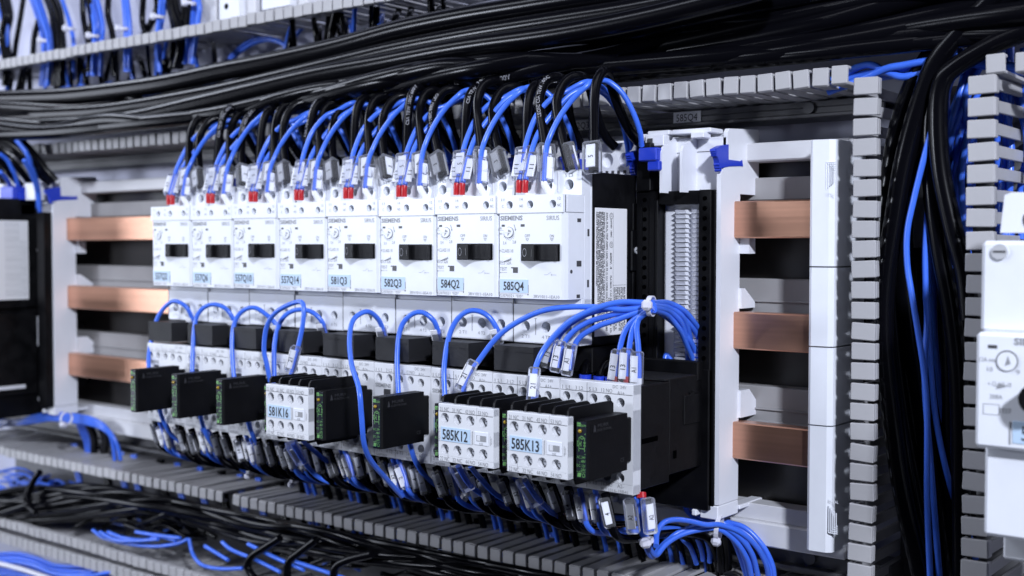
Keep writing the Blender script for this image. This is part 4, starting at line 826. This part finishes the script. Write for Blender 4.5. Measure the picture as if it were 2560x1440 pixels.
# cables falling through the upright duct
GV = 'black cables hanging in the upright duct'
VC = [([(2640, -190), (2520, -90), (2405, 50), (2310, 170), (2262, 280), (2235, 400), (2214, 560), (2216, 700), (2230, 900), (2268, 1150), (2335, 1460)], 88, 5.7, 'thick black cable leftmost in the upright duct'),
 ([(2640, -150), (2520, -40), (2430, 50), (2345, 150), (2300, 260), (2262, 400), (2238, 540), (2214, 700), (2212, 860), (2238, 1100), (2262, 1250), (2310, 1460)], 78, 5.1, 'thick black cable crossing in front of the leftmost one in the upright duct'),
 ([(2720, -110), (2580, -40), (2480, 20), (2380, 110), (2338, 220), (2325, 340), (2333, 500), (2352, 640), (2378, 780), (2396, 950), (2402, 1200), (2405, 1460)], 80, 4.4, 'black cable bowing right in the middle of the upright duct'),
 ([(2700, 50), (2620, 66), (2545, 86), (2470, 118), (2392, 165), (2356, 205), (2345, 280), (2352, 420), (2380, 560), (2412, 680), (2425, 800)], 74, 4.6, 'black cable bending from the upper right corner into the upright duct'),
 ([(2300, 350), (2268, 420), (2258, 560), (2262, 700), (2278, 850), (2310, 1050), (2335, 1250), (2360, 1460)], 92, 5.0, 'black cable behind the crossing pair in the upright duct'),
 ([(2330, 250), (2345, 400), (2362, 600), (2372, 800), (2380, 1000), (2378, 1300), (2380, 1460)], 96, 4.8, 'deep black cable right of the middle in the upright duct'),
 ([(2285, 620), (2290, 800), (2308, 1000), (2330, 1200), (2350, 1460)], 98, 4.8, 'deep black cable left of the middle in the upright duct'),
 ([(2390, 400), (2400, 600), (2408, 850), (2412, 1100), (2415, 1460)], 104, 5.2, 'black cable deep beside the right wall of the upright duct'),
 ([(2340, 700), (2342, 950), (2350, 1200), (2352, 1460)], 108, 5.2, 'lowest black cable at the back of the upright duct')]
for i, (pts, Y, r, L) in enumerate(VC):
    o, path, o0 = wire([at(a, b, Y) for a, b in pts], r, 'black_cable', L, 'cable', GV, n=16, per=7)
GB = 'blue wires in the upright duct'
for i, (pts, Y, L) in enumerate([([(2352, 230), (2330, 320), (2306, 410), (2284, 500), (2268, 580), (2268, 660), (2280, 740), (2295, 830), (2310, 930), (2318, 1050), (2318, 1250), (2326, 1460)], 74, 'blue wire bowing left in front of the upright duct'), ([(2350, 300), (2330, 420), (2314, 600), (2314, 720), (2318, 800), (2312, 900), (2314, 1000), (2330, 1200), (2350, 1460)], 80, 'blue wire falling straight down the upright duct'), ([(2440, 200), (2402, 280), (2372, 370), (2350, 460), (2330, 560), (2318, 660)], 92, 'blue wire slanting down behind the black cables'), ([(2455, 215), (2415, 300), (2388, 400), (2372, 500), (2366, 620)], 95, 'second blue wire slanting down behind the black cables'), ([(2440, 280), (2408, 380), (2390, 470), (2395, 560), (2410, 660), (2426, 740)], 92, 'blue wire bending toward the right wall of the upright duct'), ([(2420, 330), (2405, 430), (2408, 530), (2420, 620), (2430, 700)], 88, 'blue wire beside the right wall of the upright duct'), ([(2322, 640), (2322, 800), (2330, 950), (2345, 1080), (2380, 1230), (2420, 1330), (2440, 1400)], 90, 'dark blue wire low in the upright duct'), ([(2336, 640), (2336, 800), (2345, 930), (2360, 1050), (2400, 1180), (2432, 1280)], 96, 'second dark blue wire low in the upright duct')]):
    wire([at(a, b, Y) for a, b in pts], 1.5, 'blue_wire', L, 'wire', GB, per=7)
for i, pts in enumerate([[(2070, 230), (2150, 200), (2215, 172), (2260, 163), (2330, 150), (2405, 138)], [(2080, 200), (2165, 162), (2215, 180), (2260, 192), (2330, 175), (2400, 160)], [(2070, 215), (2160, 185), (2230, 178), (2300, 160), (2410, 130)], [(2080, 205), (2180, 182), (2240, 183), (2310, 172), (2380, 170), (2420, 165)], [(2080, 225), (2170, 200), (2240, 188), (2300, 185), (2370, 178)], [(2400, 150), (2470, 160), (2530, 165), (2580, 175)], [(2420, 158), (2480, 168), (2560, 180)]]):
    wire([at(a, b, 82+i*2) for a, b in pts], 1.9, 'blue_wire', 'blue wire crossing below the black cables at the top of the upright duct', 'wire', 'blue wires at the top of the upright duct')

rnd = random.Random(31)
for i in range(12):
    x = rnd.uniform(2352, 2425); P = [at(x+40, 150, 100)]+[at(x+rnd.uniform(-22, 22)-.03*(y-200), y, 98+rnd.uniform(-8, 14)) for y in range(230, 780, 110)]
    wire(P, 1.6, 'blue_wire', 'thin blue wire at the back of the upright duct beside its right wall', 'wire', 'thin blue wires deep in the upright duct', per=5, n=8)
for i in range(9):
    x = rnd.uniform(2480, 2580); P = [at(x+rnd.uniform(-14, 14), y, 106+rnd.uniform(-8, 10)) for y in range(120, 720, 120)]
    wire(P, 1.6, 'blue_wire', 'blue wire behind the slotted wall at the right edge', 'wire', 'blue wires behind the right slotted wall', per=5, n=8)

# blue and black wires seen through the slots of the upper duct, upper left
GU = 'wires hanging behind the upper left duct'
UL = [('b', [(-10, -10), (5, 30), (12, 60), (10, 110), (-5, 135)], 3, 2), ('b', [(80, -20), (100, 40), (114, 90), (118, 150), (112, 215)], 4, 2), ('b', [(146, -20), (165, 30), (177, 68), (186, 110), (186, 200)], 1, 2), ('b', [(226, -20), (238, 30), (243, 70), (240, 100), (236, 190)], 5, 2.1), ('b', [(312, -20), (318, 40), (320, 90), (318, 180)], 2, 2.1), ('b', [(408, -10), (405, 25), (399, 60), (395, 110), (400, 180)], 2, 2), ('b', [(484, -10), (488, 20), (484, 50), (478, 100), (470, 160)], 4, 2), 
 ('k', [(58, -10), (48, 50), (38, 110), (34, 150)], 1, 2.6), ('k', [(118, -20), (138, 30), (146, 90), (150, 150), (148, 215)], 4, 3.4), ('k', [(96, 50), (86, 95), (84, 140)], 1, 2.8), ('k', [(208, -10), (210, 40), (218, 85), (226, 120)], 1, 2.6), ('k', [(222, -10), (232, 40), (226, 90), (222, 180)], 1, 2.6), ('k', [(272, -10), (270, 40), (280, 90), (284, 190)], 1, 2.7), ('k', [(358, -10), (354, 50), (362, 85)], 1, 2.6), ('k', [(388, -20), (392, 20), (376, 60), (360, 90)], 1, 3), ('k', [(428, -20), (436, 20), (446, 60), (452, 120), (440, 170)], 4, 3.2), ('k', [(470, -20), (466, 30), (462, 70)], 2, 2.4), ('k', [(10, -10), (20, 40), (12, 90), (20, 160), (16, 215)], 3, 3)]
for i, (c, pts, n, r) in enumerate(UL):
    for j in range(n):
        P = [at(a+(j-(n-1)/2)*6.5+math.sin(j*2.2+i+ii*.7)*2, b, 96+8*math.sin(j*1.7+i)) for ii, (a, b) in enumerate(pts)]
        wire(P, r, 'blue_wire' if c == 'b' else 'black_cable', '%s wire of the %s hanging strand group at the upper left' % ('blue' if c == 'b' else 'black', ('first', 'second', 'third', 'fourth', 'fifth', 'sixth', 'seventh', 'eighth', 'ninth', 'tenth', 'eleventh')[i if c == 'b' else i-7]), 'wire', GU+(' blue' if c == 'b' else ' black'), per=5, n=8)
for i, (x, y) in enumerate([(114, 102), (178, 72), (236, 90), (310, 72), (398, 42), (478, 8)]):
    tie(at(x, y, 88), 'white cable tie on the %s blue bundle hanging at upper left' % ['first', 'second', 'third', 'fourth', 'fifth', 'sixth'][i], (.1, 0, 1), 3.6, (-.6, -.8, -.2), 1.1)
rnd = random.Random(5)
for i in range(70):                         # short ends between the slots and the black cables
    x = rnd.uniform(20, 1120); yt = 178-.185*x; yb = 238-.16*max(0, x-200)*.95
    if 535 < x < 715: continue
    blue = rnd.random() < .42; sx = rnd.uniform(-30, 30)
    P0 = at(x, yt, rnd.uniform(84, 128)); P0.z = 149; P = [P0, at(x+sx*.4, (yt+yb)/2, 100), at(x+sx, yb+25, rnd.uniform(80, 120))]
    wire(P, rnd.uniform(1.6, 3.0) if not blue else 1.7, 'blue_wire' if blue else 'black_cable', '%s wire dropping out of the slots of the upper duct' % ('blue' if blue else 'black'), 'wire', '%s wire ends below the upper duct slots' % ('blue' if blue else 'black'), per=4, n=8)
for pts in [[(562, 160), (590, 128), (625, 103), (665, 96), (700, 105), (722, 122)], [(570, 158), (600, 130), (640, 106), (680, 100), (712, 112), (728, 130)], [(700, 140), (715, 120), (735, 95), (755, 70)]]:
    wire(px([(a, b, 120) for a, b in pts]), 1.8, 'blue_wire', 'dark blue wire arching in front of the punched plate', 'wire', 'blue arch before the punched plate')
tie(at(563, 156, 118), 'white cable tie at the left foot of the blue arch before the plate', (1, 0, 1), 2.5, (-.3, -.9, 0), 1.1)
for i in range(9):
    x = [150, 185, 255, 335, 352, 372, 405, 468, 500][i]; wire(px([(x-20, 246-.1*x+rnd.uniform(-4, 4), 88), (x, 240-.1*x, 86), (x+26, 234-.1*x, 90)]), 2.0, 'blue_wire', 'blue wire showing in the gap between the two upper thick cables', 'wire', 'blue wires in the gap between thick cables')

# ------------------------------------------------------------------ wires in the lower duct
GL = 'black cables of the lower bundle'
rnd = random.Random(9)
for i in range(46):
    y0 = 1268+rnd.uniform(-30, 38); ph = rnd.uniform(0, 6.3); Y = rnd.uniform(62, 92); P = []; amp = rnd.uniform(8, 19); wl = rnd.uniform(80, 135)
    for x in range(-80, 1700, 70):
        base = y0-4*math.sin(max(0, min(1, x/650))*math.pi)*6+max(0, x-420)*(0.165+.02*math.sin(ph))+max(0, min(x, 420))*.02; P.append(at(x, max(base+amp*math.sin(x/wl+ph), 1166+.2*x), Y+5*math.sin(x/(wl*.8)+ph*2)))
    wire(P, rnd.uniform(2.3, 3.0), 'black_cable', 'black cable twisting through the lower duct', 'cable', GL, per=5, n=8)
for i in range(112):                         # blue wires inside the lower duct
    x = rnd.uniform(-20, 330) if i < 88 else rnd.uniform(350, 1350); Y = rnd.uniform(84, 128)
    top = 1165+.2*x; y = top+rnd.uniform(12, 78)*(1 if x < 330 else .9); a = rnd.uniform(-.7, .9); l = rnd.uniform(40, 120)
    P = [at(x-l*.5, y-l*.25*a, Y), at(x, y+rnd.uniform(-10, 10), Y+rnd.uniform(-6, 6)), at(x+l*.5, y+l*.25*a+l*.1, Y+rnd.uniform(-8, 8)), at(x+l, y+l*.2+rnd.uniform(-20, 20), Y+10)]
    wire(P, rnd.uniform(1.0, 1.4), 'blue_wire', 'blue wire tangled inside the lower duct', 'wire', 'blue wires tangled in the lower duct', per=4, n=7)
for i in range(44):                         # thin black strands among them
    x = rnd.uniform(-30, 420) if i < 30 else rnd.uniform(420, 1250); Y = rnd.uniform(70, 118); y = 1172+.2*x+rnd.uniform(15, 80); l = rnd.uniform(60, 150); a = rnd.uniform(-.8, .8)
    wire([at(x-l*.5, y-l*.3*a, Y), at(x-l*.1, y+rnd.uniform(-14, 14), Y+rnd.uniform(-8, 8)), at(x+l*.4, y+l*.25*a, Y+rnd.uniform(-8, 8)), at(x+l, y+l*.2+rnd.uniform(-24, 24), Y+10)], rnd.uniform(1.5, 2.4), 'black_cable', 'thin black wire tangled inside the lower duct', 'wire', 'thin black wires tangled in the lower duct', per=5, n=7)
for i in range(26):                         # blue and black ends coming down through the slots
    x = 190+i*52+rnd.uniform(-15, 15); y = 1100+.185*x; blue = i % 3 != 1
    for j in range(2): wire([at(x+j*7, y-25, 112), at(x+j*7+5, y+30, 110), at(x+j*7+18, y+90, 106)], 1.7 if blue else 2.6, 'blue_wire' if blue else 'black_cable', '%s wire passing down through the slots of the lower duct' % ('blue' if blue else 'black'), 'wire', '%s wires through the lower slots' % ('blue' if blue else 'black'), per=4, n=8)
for i, pts in enumerate([[(232, 1325), (260, 1345), (310, 1358), (380, 1366), (440, 1360), (470, 1348)], [(270, 1330), (310, 1345), (360, 1350), (400, 1342), (440, 1352)], [(340, 1330), (390, 1338), (450, 1345)], [(472, 1346), (482, 1385), (505, 1412), (550, 1422), (606, 1421)], [(250, 1330), (290, 1350), (345, 1352), (395, 1348)], [(512, 1365), (545, 1385), (570, 1400)], [(555, 1355), (580, 1375), (640, 1400), (700, 1430)], [(620, 1360), (690, 1395), (760, 1425)], [(740, 1405), (800, 1425), (860, 1445)]]):
    wire(px([(a, b, 66-i) for a, b in pts]), 1.5, 'blue_wire', 'blue wire sagging out of the front of the lower duct', 'wire', 'blue wires sagging from the lower duct', per=6)
for i, pts in enumerate([[(700, 1345), (660, 1370), (628, 1392), (620, 1420), (640, 1450)], [(790, 1350), (750, 1380), (722, 1405), (718, 1450)], [(930, 1385), (870, 1400), (838, 1420), (835, 1460)], [(75, 1215), (66, 1240), (70, 1262), (90, 1280)], [(100, 1180), (85, 1200), (72, 1235), (75, 1275)]]):
    wire(px([(a, b, 56) for a, b in pts]), 2.8, 'black_cable', 'black cable looped across the front of the lower bundle', 'cable', 'black cables looped over the lower bundle', per=7)
for i in range(16):                         # blue bundle in the lower left corner
    y = 1385+i*4.4; Y = 72+rnd.uniform(-8, 14)
    wire(px([(-40, y+rnd.uniform(-6, 4), Y), (40, y-2, Y), (90, y+8, Y), (140, y+28, Y), (210, y+34+rnd.uniform(-14, 8), Y), (280, y+18+rnd.uniform(-16, 20), Y+6)]), 1.75, 'blue_wire', 'blue wire of the loose bundle in the lower left corner', 'wire', 'blue bundle in the lower left corner', per=5, n=8)
wire(px([(-30, 1402, 58), (60, 1425, 58), (140, 1452, 58)]), 2.3, 'nylon', 'white cable along the bottom of the lower left corner', 'cable', name='white_cable')

# blue bundle below the adapter at the far left
for i in range(8):
    d0 = (i % 4)*5-8; d1 = (i//4)*5
    wire(pxy([(-40, 1055+d0*.6+d1), (40, 1056+d0*.6), (90, 1048+d0), (130, 1042+d0), (180, 1045+d0+d1*.4), (235, 1056+d0), (270, 1078+d0*.5), (292-d1*2, 1110), (302-d1*3, 1150)], 62, 90), 1.7, 'blue_wire', 'blue wire of the bundle below the adapter at the left edge', 'wire', 'blue bundle at the left edge', per=6)
tie(at(166, 1046, 64), 'white cable tie on the blue bundle at the left edge', (1, 0, 0), 5, (.1, -.5, -.85), 1.1)
tie(at(-2, 1056, 60), 'white cable tie cut by the left picture edge', (1, 0, 0), 5, (.1, -.7, -.6), 1.1)
for i in range(7): wire(pxy([(195+i*5, 1062), (205+i*5, 1085), (214+i*4, 1110), (218+i*3, 1150)], 84, 104), 1.7 if i < 5 else 2.8, 'blue_wire' if i < 5 else 'black_cable', '%s wire dropping into the lower duct below the left adapter' % ('blue' if i < 5 else 'black'), 'wire', '%s drops below the left adapter' % ('blue' if i < 5 else 'black'))
for i in range(2): wire(pxy([(255+i*8, 1075), (262+i*6, 1100), (258+i*4, 1130)], 88, 104), 3.0, 'black_cable', 'short thick black cable beside the blue bundle at the left', 'cable', 'short black cables at the left')

# ------------------------------------------------------------------ device at the far left edge
LD = thing('control_device', 'black control device with white type label cut by the left edge', 'control device', (-672, 0, 0))
def lx(x, y, X): return atx(x, y, X)
XD = -640.0
q0, q1, q2, q3 = lx(70, 552, XD), lx(70, 748, XD), lx(-60, 552, XD), lx(135, 490, XD)
b = MB(); zt = lx(70, 497, XD).z; zb = lx(70, 1030, XD).z
yf = lx(-120, 600, XD).y; yb = lx(104, 600, XD).y
zm = lx(60, 770, XD).z
b.box(-60, XD+672-.5, yf, yb, zm, zt, 'black_plastic', .8); b.box(-60, XD+672+.4, yf-6, yb-6, zb+16, zm-4, 'black_plastic', .8); b.box(-60, XD+672-4, yf, yb+8, zb-4, zt-2, 'satin_black', .6)
obj('housing', b, LD)
l = obj('type_label', MB().box(XD+672-.4, XD+672, yf+4, q0.y, q1.z, q0.z, 'sticker_white', .15), LD)
t = MB()
for j in range(9): t.text('FLA TRIP AMPS USE CU WIRE ONLY BREAK ALL LINES', (XD+672.1, q0.y-2.5-j*2.3, q0.z-2-(16 if j < 3 else 0)), 1.1, 'ink_grey', w=(q0.z-q1.z)-5-(16 if j < 3 else 0), U=(0, 0, -1), V=(0, 1, 0))
obj('lettering', t, l)
obj('marker_strip', MB().box(-60, lx(60, 965, XD).x*0+XD+672+2, lx(-60, 965, XD).y, lx(62, 965, XD).y, lx(60, 970, XD).z, lx(60, 961, XD).z, 'adapter_white', .4), LD)
obj('screw', MB().cyl((XD+672+.5, lx(95, 625, XD).y, lx(95, 625, XD).z), 'x', 1.8, 1, 'screw_steel', 12), LD)
obj('side_clip', MB().box(XD+672, XD+673.5, lx(92, 800, XD).y, lx(103, 800, XD).y, lx(92, 865, XD).z, lx(92, 790, XD).z, 'adapter_white', .4), LD)
cb = MB(); a0_, a1_ = at(15, 468, 58), at(48, 510, 58)
cb.box(a0_.x+672, a1_.x+672, 52, 66, a1_.z-8, a0_.z, 'blue_clip', .6); a0_, a1_ = at(-20, 462, 62), at(14, 500, 62); cb.box(a0_.x+672, a1_.x+672, 60, 70, a1_.z, a0_.z, 'adapter_white', .5); a0_, a1_ = at(68, 458, 62), at(92, 500, 62); cb.box(a0_.x+672, a1_.x+672, 60, 70, a1_.z, a0_.z, 'adapter_white', .5)
obj('connector', cb, LD)
for i, (c, pts) in enumerate([('b', [(40, 350), (60, 372), (72, 392), (84, 430), (95, 470), (100, 530)]), ('b', [(0, 385), (18, 400), (34, 430), (44, 460), (48, 480)]), ('b', [(60, 400), (76, 430), (90, 465), (98, 500)]), ('b', [(0, 430), (18, 450), (28, 470)]), ('b', [(44, 352), (70, 390), (80, 425), (92, 470), (96, 520)]),
    ('k', [(-20, 345), (30, 360), (70, 390), (105, 425), (135, 455)]), ('k', [(-20, 352), (30, 375), (60, 400), (90, 430), (125, 458)]), ('k', [(-20, 365), (20, 395), (50, 425), (75, 458)]), ('k', [(-20, 380), (10, 410), (30, 440), (55, 465)]), ('k', [(0, 340), (50, 352), (85, 385), (115, 425), (140, 452)]), ('k', [(-20, 400), (0, 430), (10, 465)])]):
    wire(pxy(pts, 40, 66), 1.9 if c == 'b' else 3.2, 'blue_wire' if c == 'b' else 'black_cable', '%s wire curving down onto the device at the left edge' % ('blue' if c == 'b' else 'black'), 'wire', '%s wires onto the left device' % ('blue' if c == 'b' else 'black'), per=6)

# white devices above the upper duct
for i, (x0, x1, yb_, hx, hy) in enumerate([(548, 598, 45, 566, 16), (655, 725, 12, 690, -20)]):
    p, q = at(x0, yb_, 96), at(x1, yb_, 96)
    o = thing('mounting_bracket', 'white plastic bracket with screw hole above the upper duct, %s one' % ['left', 'right'][i], 'bracket', (p.x, 96, p.z-4))
    w = q.x-p.x; h = at(hx, hy, 96)
    obj('plate', MB().prism([(0, 0), (w, 0), (w, 46), (3, 46), (0, 40)], 'y', 0, 10, 'adapter_white').box(w+1, w+12, 6, 30, 0, 60, 'rail_pale', .5), o)
    obj('screw_hole', MB().cyl((h.x-p.x, -.2, h.z-p.z+4), 'y', 2.4, .4, 'plate_hole', 14), o)
p = at(510, 30, 104); tag(obj('support_profile', MB().box(p.x, p.x+15, 104, 124, p.z-10, p.z+56, 'rail_pale', .6).box(p.x+17, p.x+24, 108, 124, p.z-10, p.z+56, 'rail_pale', .4)), 'pale upright profile left of the white brackets at the top', 'profile')

# ------------------------------------------------------------------ white breaker at the right edge
q = at(2440, 830, -4); RB = thing('circuit_breaker', 'large white motor circuit breaker cut by the right picture edge', 'circuit breaker', (q.x, -4, q.z), 'row of white circuit breakers')
R0 = Vector((q.x, -4, q.z))
def rl(x, y, Y): return at(x, y, Y)-R0
b = MB(); p0, p1 = rl(2440, 830, -4), rl(2440, 1118, -4); b.box(0, 55, 0, 20, p1.z, p0.z, 'white_plastic', 1.4)
p2 = rl(2453, 602, 3); b.box(p2.x, 58, 7, 40, p0.z-.5, p2.z, 'white_plastic', 1.6)
p3 = rl(2458, 1338, 3); b.box(p3.x, 58, 7, 44, p3.z, p1.z+1, 'white_plastic', 1.4)
obj('front_cover', b, RB)
p4, p5 = rl(2502, 482, 6), rl(2502, 582, 6); obj('terminal_cap', MB().prism([(p4.x, p5.z), (p4.x-1.5+3, p4.z-1), (p4.x+4, p4.z), (58, p4.z), (58, p5.z)], 'y', 10, 34, 'white_plastic'), RB)
p6 = rl(2510, 1395, 20); obj('lower_terminals', MB().box(p6.x, 58, 22, 60, p6.z, p3.z+2, 'pale_plastic', 1), RB)
h = rl(2558, 555, 5); obj('cap_hole', MB().cyl((h.x+4.2, 9.6, h.z+1), 'y', 4.6, .6, 'hole_dark', 16), RB)
s = rl(2501, 629, 3); obj('screw', MB().cyl((s.x, 5.6, s.z), 'y', 3.2, 1.6, 'screw_steel', 18).box(s.x-2.4, s.x+2.4, 5.4, 5.7, s.z-.4, s.z+.4, 'hole_dark'), RB)
d = rl(2518, 902, -4); obj('setting_dial', MB().cyl((d.x, -.4, d.z), 'y', 4.2, .5, 'hole_dark', 24).cyl((d.x+.1, -1, d.z-.15), 'y', 3.8, .9, 'white_plastic', 24).prism([(d.x-.6, d.z-2), (d.x+.5, d.z+2), (d.x+1.6, d.z-1)], 'y', -1.15, -1, 'ink_grey'), RB)
kn = rl(2560, 990, -4); obj('rotary_knob', MB().cyl((kn.x+6.5, -10, kn.z), 'y', 6.0, 10, 'satin_black', 20), RB)
sb = rl(2478, 1023, -4); pr = MB(); Y = -.15
pr.text('SIEMENS', (rl(2535, 853, -4).x, Y, rl(2535, 853, -4).z), 2.8, 'ink_grey', w=17, bold=.03)
pr.box(sb.x-3.2, sb.x+3.2, Y, Y+.1, sb.z+2, sb.z+2.2, 'ink_grey').box(sb.x-3.2, sb.x+3.2, Y, Y+.1, sb.z-2.2, sb.z-2, 'ink_grey').box(sb.x-3.2, sb.x-3, Y, Y+.1, sb.z-2, sb.z+2, 'ink_grey').box(sb.x+3, sb.x+3.2, Y, Y+.1, sb.z-2, sb.z+2, 'ink_grey')
for x, y, t_, w in ((2449, 897, '12A max', 7), (2468, 922, '10', 2.2), (2470, 958, '< CLASS 10', 9), (2474, 990, '208A', 5), (2496, 1025, 'TEST', 5), (2540, 930, '9', 1.5)):
    a_ = rl(x, y, -4); pr.text(t_, (a_.x, Y, a_.z), 1.9, 'ink_grey', w=w)
obj('printed_text', pr, RB)
a_ = rl(2470, 866, -4); c_ = rl(2492, 962, -4); obj('slot', MB().box(a_.x, a_.x+3.6, Y, .1, a_.z-.7, a_.z+.7, 'hole_dark'), RB); obj('pointer', MB().prism([(c_.x, c_.z-1.5), (c_.x+4, c_.z), (c_.x+1, c_.z+.6)], 'y', -.5, .1, 'ink_grey'), RB)
lb_ = rl(2532, 1080, -4); l = obj('id_label', MB().box(lb_.x, 52, -.4, 0, lb_.z-4.5, lb_.z+4.5, 'label_blue', .12).box(lb_.x-1.4, lb_.x-.8, -.3, .1, lb_.z-5, lb_.z+4, 'ink_grey'), RB)
obj('lettering', MB().text('585Q8', (lb_.x+3.4, -.55, lb_.z), 6, 'ink_black', w=18), l)

# ------------------------------------------------------------------ labels: alike things in small groups are told apart by their place
from collections import defaultdict
_by = defaultdict(list)
for o in SC.objects:
    if o.parent is None and o.get('label') and o.type == 'MESH': _by[o['label']].append(o)
ORD = ['first', 'second', 'third', 'fourth', 'fifth', 'sixth', 'seventh', 'eighth', 'ninth', 'tenth', 'eleventh', 'twelfth', 'thirteenth', 'fourteenth', 'fifteenth', 'sixteenth']
for lab, os_ in _by.items():
    n = len(os_)
    if n < 2 or n > 16 or len(lab.split()) > 12: continue
    def sx(o):
        c = sum((v.co for v in o.data.vertices), Vector())/len(o.data.vertices)*1000+o.location*1000-CAM
        return c.dot(_r)/c.dot(_f)
    for i, o in enumerate(sorted(os_, key=sx)): o['label'] = lab+(', %s from left' % ORD[i])
